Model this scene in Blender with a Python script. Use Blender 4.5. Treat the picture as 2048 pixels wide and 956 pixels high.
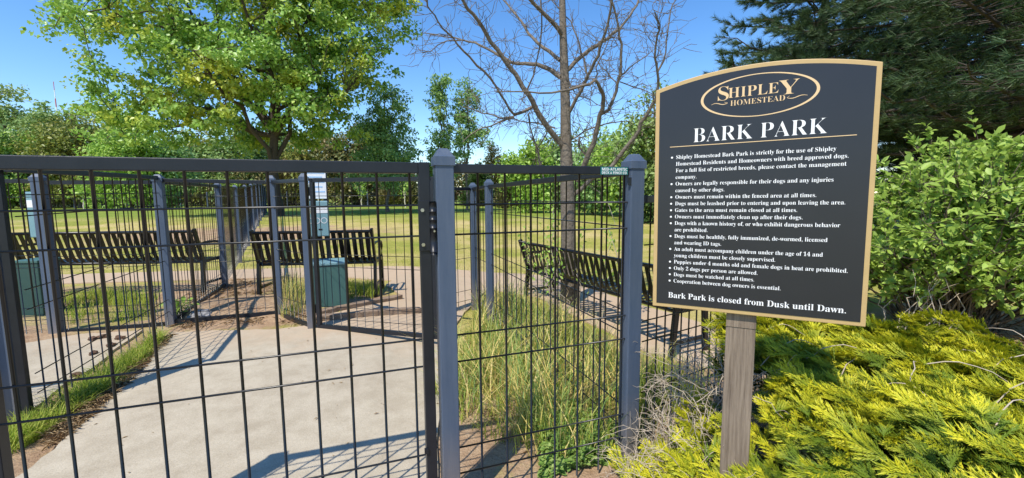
import bpy, math, random
import numpy as np
from mathutils import Vector, Matrix

random.seed(7)
RNG = np.random.default_rng(7)
for o in list(bpy.data.objects):
    bpy.data.objects.remove(o)
S = bpy.context.scene
COL = S.collection
R = math.radians
PI = math.pi

# ------------------------------------------------------------------ camera
FPX, PITCH, ROLL, EYE = 850.0, R(5.85), math.atan(.0077), 1.35
fw = Vector((0, math.cos(PITCH), -math.sin(PITCH)))
rt = Vector((1, 0, 0)); up = rt.cross(fw)
r2 = rt * math.cos(ROLL) - up * math.sin(ROLL)
u2 = rt * math.sin(ROLL) + up * math.cos(ROLL)
cam = bpy.data.cameras.new('camera')
cam.sensor_width = 36; cam.lens = 36 * FPX / 2048
cam.clip_start = .05; cam.clip_end = 3000
camo = bpy.data.objects.new('camera', cam); COL.objects.link(camo)
m = Matrix.Identity(4)
for i in range(3):
    m[i][0], m[i][1], m[i][2] = r2[i], u2[i], -fw[i]
m[2][3] = EYE
camo.matrix_world = m
S.camera = camo

# ------------------------------------------------------------------ light
SUN_EL, SUN_AZ = R(57), R(209)          # azimuth clockwise from +Y
W = bpy.data.worlds.new('World'); S.world = W
W.use_nodes = True
wn = W.node_tree
sky = wn.nodes.new('ShaderNodeTexSky')
sky.sky_type = 'NISHITA'; sky.sun_disc = False
sky.sun_elevation = SUN_EL; sky.sun_rotation = SUN_AZ
sky.altitude = 0; sky.air_density = 1.0; sky.dust_density = .1; sky.ozone_density = 3.0
bg = wn.nodes['Background']; bg.inputs[1].default_value = .15
hs = wn.nodes.new('ShaderNodeHueSaturation'); hs.inputs['Saturation'].default_value = 1.25; hs.inputs['Value'].default_value = 1.05; hs.inputs['Hue'].default_value = .504
wn.links.new(sky.outputs[0], hs.inputs['Color']); wn.links.new(hs.outputs[0], bg.inputs[0])
sun = bpy.data.lights.new('sun', 'SUN'); sun.energy = 4.0; sun.angle = R(.5); sun.color = (1, .94, .84)
suno = bpy.data.objects.new('sun', sun); COL.objects.link(suno)
sd = Vector((math.sin(SUN_AZ) * math.cos(SUN_EL), math.cos(SUN_AZ) * math.cos(SUN_EL), math.sin(SUN_EL)))
suno.rotation_euler = sd.to_track_quat('Z', 'Y').to_euler()
vs = S.view_settings
vs.view_transform = 'Standard'; vs.look = 'None'; vs.gamma = 1; vs.exposure = .5
vs.use_curve_mapping = False

# ------------------------------------------------------------------ helpers
def at(x, y, Y):
    """the place seen at photo pixel (x, y) that lies Y metres ahead"""
    d = fw + r2 * ((x - 1024) / FPX) - u2 * ((y - 478) / FPX)
    return Vector((0, 0, EYE)) + d * (Y / d.y)

def sst(a, b, x):
    t = np.clip((x - a) / (b - a), 0, 1)
    return t * t * (3 - 2 * t)

def g(x, y):
    """height of the ground"""
    z = .10 * sst(-.3, -1.9, x) * sst(1.4, 4.0, y)
    z = z - .07 * sst(.2, 1.6, x) * sst(2.4, 4.0, y) * sst(14, 7, y)
    z = z + .38 * sst(6.0, 19.0, y)
    z = z - .25 * sst(2.5, 5.5, x) * sst(9, 3, y) * 0
    return z

def ground(x, y):
    d = fw + r2 * ((x - 1024) / FPX) - u2 * ((y - 478) / FPX)
    z = 0.0
    for k in range(12):
        t = (z - EYE) / d.z
        p = Vector((0, 0, EYE)) + d * t
        z = float(g(p.x, p.y))
    return p

class MB:
    """collects shapes and links them as ONE mesh object"""
    def __init__(s): s.v = []; s.f = []; s.n = 0
    def add(s, V, Fs):
        V = np.asarray(V, float).reshape(-1, 3)
        s.v.append(V); k = s.n
        s.f += [tuple(i + k for i in f) for f in Fs]; s.n += len(V)
    def box(s, c, size, ax=None):
        """ax: 3 unit vectors"""
        c = np.array(c, float); h = np.array(size, float) / 2
        A = np.eye(3) if ax is None else np.array([list(a) for a in ax])
        V = [c + A[0] * h[0] * i + A[1] * h[1] * j + A[2] * h[2] * k for i in (-1, 1) for j in (-1, 1) for k in (-1, 1)]
        s.add(V, [(0, 1, 3, 2), (4, 6, 7, 5), (0, 4, 5, 1), (2, 3, 7, 6), (0, 2, 6, 4), (1, 5, 7, 3)])
    def bar(s, p0, p1, w, t, side=None):
        """box from p0 to p1, w wide along side, t thick"""
        p0, p1 = Vector(p0), Vector(p1); d = (p1 - p0); L = d.length; d.normalize()
        sd_ = Vector(side) if side is not None else (Vector((0, 0, 1)) if abs(d.z) < .9 else Vector((1, 0, 0)))
        n = d.cross(sd_).normalized(); sd_ = n.cross(d).normalized()
        s.box((p0 + p1) / 2, (L, w, t), (d, sd_, n))
    def tube(s, P, r, n=6, cap=True):
        P = [np.array(p, float) for p in P]; k = len(P)
        rr = [r] * k if np.isscalar(r) else list(r)
        base = s.n; V = []; F_ = []
        ref = None
        for i, p in enumerate(P):
            d = P[min(i + 1, k - 1)] - P[max(i - 1, 0)]; d = d / (np.linalg.norm(d) + 1e-9)
            if ref is None:
                ref = np.array([0, 0, 1.]) if abs(d[2]) < .9 else np.array([1., 0, 0])
            a = np.cross(d, ref); a /= np.linalg.norm(a) + 1e-9; b = np.cross(d, a); ref = -np.cross(d, a) if False else ref
            for j in range(n):
                t = 2 * PI * j / n
                V.append(p + rr[i] * (a * math.cos(t) + b * math.sin(t)))
        for i in range(k - 1):
            for j in range(n):
                j2 = (j + 1) % n
                F_.append((i * n + j, i * n + j2, (i + 1) * n + j2, (i + 1) * n + j))
        if cap:
            F_.append(tuple(range(n))); F_.append(tuple(reversed(range((k - 1) * n, k * n))))
        s.add(V, F_)
    def build(s, name, mat, parent=None, smooth=False, bevel=0):
        return link(name, np.concatenate(s.v), s.f, mat, parent, smooth, bevel)

def link(name, V, F_, mat, parent=None, smooth=False, bevel=0):
    me = bpy.data.meshes.new(name)
    me.from_pydata([tuple(v) for v in V], [], F_)
    me.validate(); me.update()
    if smooth:
        me.polygons.foreach_set('use_smooth', [True] * len(me.polygons))
    o = bpy.data.objects.new(name, me); COL.objects.link(o)
    if mat is not None: me.materials.append(mat)
    if parent is not None: o.parent = parent; o.matrix_parent_inverse = parent.matrix_world.inverted()
    if bevel:
        b = o.modifiers.new('bevel', 'BEVEL'); b.width = bevel; b.segments = 2; b.limit_method = 'ANGLE'
    return o

def fastmesh(name, V, T, mat, parent=None, smooth=False):
    """numpy triangles -> one object"""
    me = bpy.data.meshes.new(name)
    V = np.ascontiguousarray(V, dtype=np.float32); T = np.ascontiguousarray(T, dtype=np.int32)
    me.vertices.add(len(V)); me.vertices.foreach_set('co', V.ravel())
    me.loops.add(T.size); me.loops.foreach_set('vertex_index', T.ravel())
    me.polygons.add(len(T)); me.polygons.foreach_set('loop_start', np.arange(0, T.size, 3, dtype=np.int32))
    me.polygons.foreach_set('loop_total', np.full(len(T), 3, dtype=np.int32))
    if smooth: me.polygons.foreach_set('use_smooth', np.ones(len(T), dtype=bool))
    me.update(calc_edges=True)
    o = bpy.data.objects.new(name, me); COL.objects.link(o)
    me.materials.append(mat)
    if parent is not None: o.parent = parent; o.matrix_parent_inverse = parent.matrix_world.inverted()
    return o

def thing(name, loc, label, cat, group=None):
    o = bpy.data.objects.new(name, None); COL.objects.link(o)
    o.location = loc; o.empty_display_size = .1
    o['label'] = label; o['category'] = cat
    if group: o['group'] = group
    bpy.context.view_layer.update()
    return o

def tag(o, label=None, cat=None, group=None, kind=None):
    if label: o['label'] = label
    if cat: o['category'] = cat
    if group: o['group'] = group
    if kind: o['kind'] = kind
    return o

def unit(v):
    return v / (np.linalg.norm(v, axis=-1, keepdims=True) + 1e-9)

def rdir(n):
    return unit(RNG.normal(size=(n, 3)))

# leaf templates: (along, across, up) coordinates
LEAF4 = (np.array([(0, 0, 0), (.45, -.5, .12), (1, 0, -.05), (.45, .5, .12)]), np.array([(0, 1, 2), (0, 2, 3)]))
LEAF8 = (np.array([(0, 0, 0), (.22, -.38, .06), (.6, -.45, .05), (1, 0, -.12), (.6, .45, .05), (.22, .38, .06), (.5, 0, -.02)]),
         np.array([(0, 1, 6), (1, 2, 6), (2, 3, 6), (3, 4, 6), (4, 5, 6), (5, 0, 6)]))
NEEDLE = (np.array([(0, -.5, 0), (0, .5, 0), (1, 0, 0)]), np.array([(0, 1, 2)]))
BLADE = (np.array([(0, -.5, 0), (0, .5, 0), (.45, -.42, .0), (.45, .42, .0), (.8, -.25, 0), (.8, .25, 0), (1, 0, 0)]),
         np.array([(0, 1, 3), (0, 3, 2), (2, 3, 5), (2, 5, 4), (4, 5, 6)]))

def scatter(tpl, P, Dr, N, L, Wd):
    """copies of a leaf template: base P, direction Dr, face normal N, length L, width Wd -> verts, tris"""
    tv, tf = tpl
    n = len(P)
    Dr = unit(Dr); B = unit(np.cross(N, Dr)); U = np.cross(Dr, B)
    L = np.broadcast_to(np.asarray(L, float), (n,)); Wd = np.broadcast_to(np.asarray(Wd, float), (n,))
    V = (P[:, None, :] + Dr[:, None, :] * (tv[None, :, 0:1] * L[:, None, None])
         + B[:, None, :] * (tv[None, :, 1:2] * Wd[:, None, None])
         + U[:, None, :] * (tv[None, :, 2:3] * L[:, None, None]))
    T = tf[None] + (np.arange(n) * len(tv))[:, None, None]
    return V.reshape(-1, 3), T.reshape(-1, 3)

class Cloud:
    def __init__(s): s.V = []; s.T = []; s.n = 0
    def add(s, V, T):
        s.V.append(V); s.T.append(T + s.n); s.n += len(V)
    def build(s, name, mat, parent=None):
        return fastmesh(name, np.concatenate(s.V), np.concatenate(s.T), mat, parent)

# ------------------------------------------------------------------ materials
def mat(name, col, rough=.6, metal=0, spec=.5, noise=None, bump=0, bscale=40, coat=0):
    """noise: (scale, second colour, contrast)"""
    M = bpy.data.materials.new(name); M.use_nodes = True
    nt = M.node_tree; b = nt.nodes['Principled BSDF']
    b.inputs['Base Color'].default_value = (*col, 1)
    b.inputs['Roughness'].default_value = rough
    b.inputs['Metallic'].default_value = metal
    b.inputs['Specular IOR Level'].default_value = spec
    b.inputs['Coat Weight'].default_value = coat
    tc = nt.nodes.new('ShaderNodeTexCoord')
    if noise:
        t = nt.nodes.new('ShaderNodeTexNoise'); t.inputs['Scale'].default_value = noise[0]
        t.inputs['Detail'].default_value = 8; t.inputs['Roughness'].default_value = .65
        nt.links.new(tc.outputs['Object'], t.inputs['Vector'])
        r = nt.nodes.new('ShaderNodeValToRGB')
        c = noise[2]
        r.color_ramp.elements[0].position = .5 - c; r.color_ramp.elements[1].position = .5 + c
        r.color_ramp.elements[0].color = (*col, 1); r.color_ramp.elements[1].color = (*noise[1], 1)
        nt.links.new(t.outputs['Fac'], r.inputs['Fac'])
        nt.links.new(r.outputs['Color'], b.inputs['Base Color'])
    if bump:
        t = nt.nodes.new('ShaderNodeTexNoise'); t.inputs['Scale'].default_value = bscale
        t.inputs['Detail'].default_value = 6
        nt.links.new(tc.outputs['Object'], t.inputs['Vector'])
        bp = nt.nodes.new('ShaderNodeBump'); bp.inputs['Strength'].default_value = 1
        bp.inputs['Distance'].default_value = bump
        nt.links.new(t.outputs['Fac'], bp.inputs['Height'])
        nt.links.new(bp.outputs['Normal'], b.inputs['Normal'])
    return M

GAIN = dict(maple_leaf=2.8, poplar_leaf=2.8, far_leaf=3.1, olive_leaf=2.4, lime_leaf=2.3, cedar_leaf=2.0, hedge_leaf=1.8, pine_needle=1.9, shrub_leaf=2.2, juniper_needle=1.35,
            juniper_inner=1.2, tall_grass=2.0, green_grass=2.1, clover=2.2, lawn_blade=2.0)
def leafmat(name, cols, transl=.35, rough=.45, spec=.4, patch=None):
    """every leaf its own shade; patch = (scale, colour, amount) gives whole clumps another hue"""
    k_ = GAIN.get(name, 1); cols = [tuple(v * k_ for v in c) for c in cols]
    if patch: patch = (patch[0], tuple(v * k_ for v in patch[1]), patch[2])
    M = bpy.data.materials.new(name); M.use_nodes = True
    nt = M.node_tree; b = nt.nodes['Principled BSDF']; out = nt.nodes['Material Output']
    geo = nt.nodes.new('ShaderNodeNewGeometry')
    r = nt.nodes.new('ShaderNodeValToRGB')
    while len(r.color_ramp.elements) < len(cols): r.color_ramp.elements.new(.5)
    for i, c in enumerate(cols):
        r.color_ramp.elements[i].position = i / (len(cols) - 1)
        r.color_ramp.elements[i].color = (*c, 1)
    nt.links.new(geo.outputs['Random Per Island'], r.inputs['Fac'])
    col = r.outputs['Color']
    if patch:
        tc = nt.nodes.new('ShaderNodeTexCoord')
        t = nt.nodes.new('ShaderNodeTexNoise'); t.inputs['Scale'].default_value = patch[0]; t.inputs['Detail'].default_value = 3
        nt.links.new(tc.outputs['Object'], t.inputs['Vector'])
        mr = nt.nodes.new('ShaderNodeMapRange'); mr.inputs[1].default_value = .5; mr.inputs[2].default_value = .66
        mr.inputs[4].default_value = patch[2]
        nt.links.new(t.outputs['Fac'], mr.inputs[0])
        mx = nt.nodes.new('ShaderNodeMix'); mx.data_type = 'RGBA'
        nt.links.new(mr.outputs[0], mx.inputs[0]); nt.links.new(col, mx.inputs[6]); mx.inputs[7].default_value = (*patch[1], 1)
        col = mx.outputs[2]
    nt.links.new(col, b.inputs['Base Color'])
    b.inputs['Roughness'].default_value = rough
    b.inputs['Specular IOR Level'].default_value = spec
    tr = nt.nodes.new('ShaderNodeBsdfTranslucent')
    nt.links.new(col, tr.inputs['Color'])
    mx = nt.nodes.new('ShaderNodeMixShader'); mx.inputs[0].default_value = transl
    nt.links.new(b.outputs[0], mx.inputs[1]); nt.links.new(tr.outputs[0], mx.inputs[2])
    nt.links.new(mx.outputs[0], out.inputs['Surface'])
    return M

M = {}
M['post'] = mat('slate_paint', (.066, .100, .172), .5, noise=(9, (.086, .120, .190), .25), bump=.0004, bscale=300)
M['rail'] = mat('black_paint', (.010, .012, .017), .36, spec=.35, noise=(14, (.016, .018, .024), .2), bump=.0003, bscale=250)
M['wire'] = mat('black_wire', (.007, .008, .011), .28, spec=.45)
M['steel'] = mat('bolt_steel', (.45, .44, .42), .3, metal=1)
M['bench'] = mat('bench_black', (.005, .005, .006), .32, spec=.4)
M['bin'] = mat('green_bin', (.045, .115, .105), .45, noise=(6, (.06, .14, .125), .25))
M['bin2'] = mat('dark_green_bin', (.02, .06, .052), .45, noise=(6, (.028, .075, .065), .25))
M['disp'] = mat('pale_teal', (.16, .30, .34), .4, noise=(6, (.2, .34, .37), .25))
M['white'] = mat('white_paint', (.8, .8, .8), .45)
M['bluish'] = mat('sign_blue', (.35, .55, .8), .45)
M['gold'] = mat('gold_paint', (.50, .345, .15), .5, noise=(30, (.45, .31, .13), .2))
M['goldtxt'] = mat('gold_lettering', (.68, .48, .26), .5)
M['board'] = mat('sign_black', (.0135, .0145, .019), .33, spec=.5, noise=(4, (.019, .020, .026), .3))
M['wood'] = mat('weathered_wood', (.27, .20, .145), .85)
M['timber'] = mat('timber', (.20, .13, .085), .9, noise=(12, (.30, .22, .15), .25), bump=.006, bscale=50)
M['teal'] = mat('teal_sticker', (.01, .17, .16), .4)
M['rock'] = mat('grey_rock', (.22, .22, .23), .9, noise=(20, (.34, .33, .32), .25), bump=.01, bscale=30)
M['clod'] = mat('brown_clod', (.11, .06, .035), .95, bump=.006, bscale=60)
M['bark_grey'] = mat('grey_bark', (.10, .078, .056), .9, noise=(16, (.21, .175, .135), .22), bump=.012, bscale=38)
M['bark'] = mat('brown_bark', (.10, .075, .05), .9, noise=(12, (.2, .16, .11), .25), bump=.02, bscale=20)
M['bark_pine'] = mat('pine_bark', (.045, .036, .028), .95, noise=(12, (.09, .07, .055), .25), bump=.02, bscale=20)
M['twig'] = mat('dead_twig', (.40, .32, .23), .85, noise=(20, (.52, .44, .34), .25))
M['stake'] = mat('pale_stake', (.55, .5, .42), .8)
nt = M['post'].node_tree; b = nt.nodes['Principled BSDF']
tc = nt.nodes.new('ShaderNodeTexCoord'); mp = nt.nodes.new('ShaderNodeMapping'); mp.inputs['Scale'].default_value = (26, 26, 2.2)
tn = nt.nodes.new('ShaderNodeTexNoise'); tn.inputs['Scale'].default_value = 1.0; tn.inputs['Detail'].default_value = 8; tn.inputs['Roughness'].default_value = .75
rr = nt.nodes.new('ShaderNodeValToRGB')
rr.color_ramp.elements[0].position = .32; rr.color_ramp.elements[0].color = (.048, .074, .122, 1)
rr.color_ramp.elements[1].position = .72; rr.color_ramp.elements[1].color = (.088, .114, .162, 1)
nt.links.new(tc.outputs['Object'], mp.inputs[0]); nt.links.new(mp.outputs[0], tn.inputs['Vector']); nt.links.new(tn.outputs['Fac'], rr.inputs[0])
sz = nt.nodes.new('ShaderNodeSeparateXYZ'); nt.links.new(tc.outputs['Object'], sz.inputs[0])
mz = nt.nodes.new('ShaderNodeMapRange'); mz.inputs[1].default_value = .40; mz.inputs[2].default_value = .05; mz.inputs[4].default_value = .9
nt.links.new(sz.outputs[2], mz.inputs[0])
mm = nt.nodes.new('ShaderNodeMath'); mm.operation = 'MULTIPLY'; nt.links.new(mz.outputs[0], mm.inputs[0]); nt.links.new(tn.outputs['Fac'], mm.inputs[1])
md = nt.nodes.new('ShaderNodeMix'); md.data_type = 'RGBA'; md.inputs[7].default_value = (.33, .25, .17, 1)
nt.links.new(mm.outputs[0], md.inputs[0]); nt.links.new(rr.outputs[0], md.inputs[6]); nt.links.new(md.outputs[2], b.inputs['Base Color'])
mr = nt.nodes.new('ShaderNodeMapRange'); mr.inputs[3].default_value = .38; mr.inputs[4].default_value = .68; nt.links.new(tn.outputs['Fac'], mr.inputs[0]); nt.links.new(mr.outputs[0], b.inputs['Roughness'])
# fine grain along the sign post
nt = M['wood'].node_tree; b = nt.nodes['Principled BSDF']
tc = nt.nodes.new('ShaderNodeTexCoord'); mp = nt.nodes.new('ShaderNodeMapping'); mp.inputs['Scale'].default_value = (90, 90, 4)
tn = nt.nodes.new('ShaderNodeTexNoise'); tn.inputs['Scale'].default_value = 1.0; tn.inputs['Detail'].default_value = 7; tn.inputs['Roughness'].default_value = .7
rr = nt.nodes.new('ShaderNodeValToRGB')
rr.color_ramp.elements[0].position = .3; rr.color_ramp.elements[0].color = (.105, .075, .052, 1)
rr.color_ramp.elements[1].position = .68; rr.color_ramp.elements[1].color = (.31, .245, .18, 1)
bp = nt.nodes.new('ShaderNodeBump'); bp.inputs['Distance'].default_value = .004
nt.links.new(tc.outputs['Object'], mp.inputs[0]); nt.links.new(mp.outputs[0], tn.inputs['Vector'])
nt.links.new(tn.outputs['Fac'], rr.inputs[0]); nt.links.new(rr.outputs[0], b.inputs['Base Color'])
nt.links.new(tn.outputs['Fac'], bp.inputs['Height']); nt.links.new(bp.outputs[0], b.inputs['Normal'])

M['maple'] = leafmat('maple_leaf', [(.055, .105, .016), (.085, .15, .022), (.12, .19, .035), (.17, .23, .06)], .35, .4, .5, (.45, (.22, .20, .02), .6))
M['poplar'] = leafmat('poplar_leaf', [(.06, .11, .03), (.10, .16, .05), (.15, .21, .08)], .35)
M['far_green'] = leafmat('far_leaf', [(.045, .075, .018), (.075, .115, .03), (.11, .15, .05)], .3, patch=(.2, (.12, .14, .04), .6))
M['olive'] = leafmat('olive_leaf', [(.06, .08, .015), (.10, .115, .022), (.14, .145, .03)], .3, patch=(.3, (.15, .12, .03), .6))
M['lime'] = leafmat('lime_leaf', [(.10, .17, .025), (.15, .23, .035), (.21, .28, .06)], .4)
M['cedar'] = leafmat('cedar_leaf', [(.035, .05, .012), (.07, .075, .02), (.12, .10, .03)], .15, patch=(.4, (.13, .085, .03), .7))
M['hedge'] = leafmat('hedge_leaf', [(.02, .045, .010), (.035, .07, .015), (.06, .10, .025)], .25)
M['pine'] = leafmat('pine_needle', [(.018, .038, .016), (.03, .055, .022), (.05, .08, .032)], .15, .5, .3, (.8, (.06, .085, .03), .6))
M['shrub'] = leafmat('shrub_leaf', [(.085, .13, .02), (.13, .185, .03), (.17, .235, .04), (.22, .29, .07)], .4, .45, .3)
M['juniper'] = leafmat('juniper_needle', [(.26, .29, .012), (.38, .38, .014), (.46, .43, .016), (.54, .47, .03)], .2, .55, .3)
# the young tips of the sprays are yellow, their older bases green
nt = M['juniper'].node_tree
atj = nt.nodes.new('ShaderNodeAttribute'); atj.attribute_name = 'young'
mrj = nt.nodes.new('ShaderNodeMapRange'); mrj.inputs[1].default_value = -.1; mrj.inputs[2].default_value = .55
nt.links.new(atj.outputs['Fac'], mrj.inputs[0])
mxj = nt.nodes.new('ShaderNodeMix'); mxj.data_type = 'RGBA'; mxj.inputs[6].default_value = (.15, .22, .016, 1)
rj = [n for n in nt.nodes if n.type == 'VALTORGB'][0]
nt.links.new(mrj.outputs[0], mxj.inputs[0]); nt.links.new(rj.outputs[0], mxj.inputs[7])
for n in nt.nodes:
    if n.type == 'BSDF_PRINCIPLED': nt.links.new(mxj.outputs[2], n.inputs['Base Color'])
    if n.type == 'BSDF_TRANSLUCENT': nt.links.new(mxj.outputs[2], n.inputs['Color'])
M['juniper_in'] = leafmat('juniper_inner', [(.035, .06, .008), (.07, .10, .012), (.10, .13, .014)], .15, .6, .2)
M['tall'] = leafmat('tall_grass', [(.08, .14, .03), (.11, .17, .04), (.15, .20, .05), (.21, .23, .06), (.34, .28, .08), (.42, .32, .10), (.46, .37, .17)], .3, .5, .3)
M['green_grass'] = leafmat('green_grass', [(.09, .14, .014), (.14, .19, .02), (.21, .25, .035), (.26, .24, .06)], .45, .5, .3)
M['straw'] = leafmat('straw', [(.20, .12, .06), (.33, .23, .12), (.45, .34, .2)], .1, .7, .2)
M['clover'] = leafmat('clover', [(.07, .13, .025), (.12, .18, .04), (.18, .23, .07)], .4, .5, .3)

def concrete(name, c0, c1):
    Mx = bpy.data.materials.new(name); Mx.use_nodes = True
    nt = Mx.node_tree; b = nt.nodes['Principled BSDF']; b.inputs['Roughness'].default_value = .9
    tc = nt.nodes.new('ShaderNodeTexCoord')
    n1 = nt.nodes.new('ShaderNodeTexNoise'); n1.inputs['Scale'].default_value = 1.6; n1.inputs['Detail'].default_value = 8; n1.inputs['Roughness'].default_value = .7
    n2 = nt.nodes.new('ShaderNodeTexNoise'); n2.inputs['Scale'].default_value = 130; n2.inputs['Detail'].default_value = 4
    v = nt.nodes.new('ShaderNodeTexVoronoi'); v.inputs['Scale'].default_value = 22
    for q in (n1, n2, v): nt.links.new(tc.outputs['Object'], q.inputs['Vector'])
    r1 = nt.nodes.new('ShaderNodeValToRGB')
    r1.color_ramp.elements[0].position = .3; r1.color_ramp.elements[0].color = (*c0, 1)
    r1.color_ramp.elements[1].position = .7; r1.color_ramp.elements[1].color = (*c1, 1)
    nt.links.new(n1.outputs['Fac'], r1.inputs[0])
    r2_ = nt.nodes.new('ShaderNodeValToRGB')
    r2_.color_ramp.elements[0].position = .3; r2_.color_ramp.elements[0].color = (.88, .88, .87, 1)
    r2_.color_ramp.elements[1].position = .65; r2_.color_ramp.elements[1].color = (1.06, 1.06, 1.06, 1)
    nt.links.new(n2.outputs['Fac'], r2_.inputs[0])
    r3 = nt.nodes.new('ShaderNodeValToRGB')          # sparse pits
    r3.color_ramp.elements[0].position = .035; r3.color_ramp.elements[0].color = (.45, .4, .35, 1)
    r3.color_ramp.elements[1].position = .06; r3.color_ramp.elements[1].color = (1, 1, 1, 1)
    nt.links.new(v.outputs['Distance'], r3.inputs[0])
    a = nt.nodes.new('ShaderNodeMix'); a.data_type = 'RGBA'; a.blend_type = 'MULTIPLY'; a.inputs[0].default_value = 1
    nt.links.new(r1.outputs[0], a.inputs[6]); nt.links.new(r2_.outputs[0], a.inputs[7])
    a2 = nt.nodes.new('ShaderNodeMix'); a2.data_type = 'RGBA'; a2.blend_type = 'MULTIPLY'; a2.inputs[0].default_value = .8
    nt.links.new(a.outputs[2], a2.inputs[6]); nt.links.new(r3.outputs[0], a2.inputs[7])
    # blotches and tan earth washed over the far end of the slab
    n3 = nt.nodes.new('ShaderNodeTexNoise'); n3.inputs['Scale'].default_value = 7; n3.inputs['Detail'].default_value = 7; n3.inputs['Roughness'].default_value = .7
    nt.links.new(tc.outputs['Object'], n3.inputs['Vector'])
    r4 = nt.nodes.new('ShaderNodeValToRGB')
    r4.color_ramp.elements[0].position = .33; r4.color_ramp.elements[0].color = (.84, .82, .79, 1)
    r4.color_ramp.elements[1].position = .6; r4.color_ramp.elements[1].color = (1.03, 1.03, 1.03, 1)
    nt.links.new(n3.outputs['Fac'], r4.inputs[0])
    a3 = nt.nodes.new('ShaderNodeMix'); a3.data_type = 'RGBA'; a3.blend_type = 'MULTIPLY'; a3.inputs[0].default_value = 1
    nt.links.new(a2.outputs[2], a3.inputs[6]); nt.links.new(r4.outputs[0], a3.inputs[7])
    sx = nt.nodes.new('ShaderNodeSeparateXYZ'); nt.links.new(tc.outputs['Object'], sx.inputs[0])
    my = nt.nodes.new('ShaderNodeMapRange'); my.inputs[1].default_value = 2.9; my.inputs[2].default_value = 4.1; my.inputs[3].default_value = -.25; my.inputs[4].default_value = .5
    nt.links.new(sx.outputs[1], my.inputs[0])
    n4 = nt.nodes.new('ShaderNodeTexNoise'); n4.inputs['Scale'].default_value = 3; n4.inputs['Detail'].default_value = 8; n4.inputs['Roughness'].default_value = .75
    nt.links.new(tc.outputs['Object'], n4.inputs['Vector'])
    sm = nt.nodes.new('ShaderNodeMath'); sm.operation = 'ADD'; nt.links.new(my.outputs[0], sm.inputs[0]); nt.links.new(n4.outputs['Fac'], sm.inputs[1])
    mf = nt.nodes.new('ShaderNodeMapRange'); mf.inputs[1].default_value = .5; mf.inputs[2].default_value = .95; mf.inputs[4].default_value = .75
    nt.links.new(sm.outputs[0], mf.inputs[0])
    a4 = nt.nodes.new('ShaderNodeMix'); a4.data_type = 'RGBA'; a4.inputs[7].default_value = (.46, .33, .21, 1)
    nt.links.new(mf.outputs[0], a4.inputs[0]); nt.links.new(a3.outputs[2], a4.inputs[6])
    nt.links.new(a4.outputs[2], b.inputs['Base Color'])
    bp = nt.nodes.new('ShaderNodeBump'); bp.inputs['Distance'].default_value = .002
    nt.links.new(n2.outputs['Fac'], bp.inputs['Height']); nt.links.new(bp.outputs[0], b.inputs['Normal'])
    return Mx
M['conc'] = concrete('concrete', (.385, .325, .235), (.475, .415, .31))
M['conc_tan'] = concrete('tan_concrete', (.44, .34, .235), (.54, .43, .31))

# terrain: lawn and bare earth, mixed by a painted-on "earth" attribute (real ground cover)
Mx = bpy.data.materials.new('lawn_and_earth'); Mx.use_nodes = True
nt = Mx.node_tree; b = nt.nodes['Principled BSDF']; b.inputs['Roughness'].default_value = .95; b.inputs['Specular IOR Level'].default_value = .15
tc = nt.nodes.new('ShaderNodeTexCoord')
def noise(s, d=6, r=.65):
    q = nt.nodes.new('ShaderNodeTexNoise'); q.inputs['Scale'].default_value = s; q.inputs['Detail'].default_value = d; q.inputs['Roughness'].default_value = r
    nt.links.new(tc.outputs['Object'], q.inputs['Vector']); return q
def ramp(src, stops):
    q = nt.nodes.new('ShaderNodeValToRGB')
    while len(q.color_ramp.elements) < len(stops): q.color_ramp.elements.new(.5)
    for i, (p, c) in enumerate(stops):
        q.color_ramp.elements[i].position = p; q.color_ramp.elements[i].color = (*c, 1)
    nt.links.new(src, q.inputs[0]); return q
lawn = ramp(noise(.45, 9, .7).outputs['Fac'], [(.32, (.20, .25, .035)), (.46, (.36, .34, .08)), (.55, (.50, .41, .16)), (.72, (.60, .46, .24))])
sx_ = nt.nodes.new('ShaderNodeSeparateXYZ'); nt.links.new(tc.outputs['Object'], sx_.inputs[0])
lawn2 = ramp(noise(.6, 9, .7).outputs['Fac'], [(.3, (.15, .23, .03)), (.55, (.24, .30, .05)), (.75, (.36, .34, .10))])
mrl = nt.nodes.new('ShaderNodeMapRange'); mrl.inputs[1].default_value = 15; mrl.inputs[2].default_value = 21
nt.links.new(sx_.outputs[1], mrl.inputs[0])
lx_ = nt.nodes.new('ShaderNodeMix'); lx_.data_type = 'RGBA'
nt.links.new(mrl.outputs[0], lx_.inputs[0]); nt.links.new(lawn.outputs[0], lx_.inputs[6]); nt.links.new(lawn2.outputs[0], lx_.inputs[7])
lf = ramp(noise(45, 5, .8).outputs['Fac'], [(.3, (.55, .6, .5)), (.7, (1.25, 1.2, 1.15))])
lm = nt.nodes.new('ShaderNodeMix'); lm.data_type = 'RGBA'; lm.blend_type = 'MULTIPLY'; lm.inputs[0].default_value = .85
nt.links.new(lx_.outputs[2], lm.inputs[6]); nt.links.new(lf.outputs[0], lm.inputs[7])
earth = ramp(noise(5, 9, .75).outputs['Fac'], [(.3, (.30, .185, .11)), (.5, (.45, .31, .19)), (.7, (.56, .42, .27))])
ef = ramp(noise(70, 5, .8).outputs['Fac'], [(.3, (.6, .55, .5)), (.7, (1.15, 1.15, 1.15))])
em = nt.nodes.new('ShaderNodeMix'); em.data_type = 'RGBA'; em.blend_type = 'MULTIPLY'; em.inputs[0].default_value = .8
nt.links.new(earth.outputs[0], em.inputs[6]); nt.links.new(ef.outputs[0], em.inputs[7])
at_ = nt.nodes.new('ShaderNodeAttribute'); at_.attribute_name = 'earth'
ad = nt.nodes.new('ShaderNodeMath'); ad.operation = 'ADD'
nn = noise(2.2, 7, .75)
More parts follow.
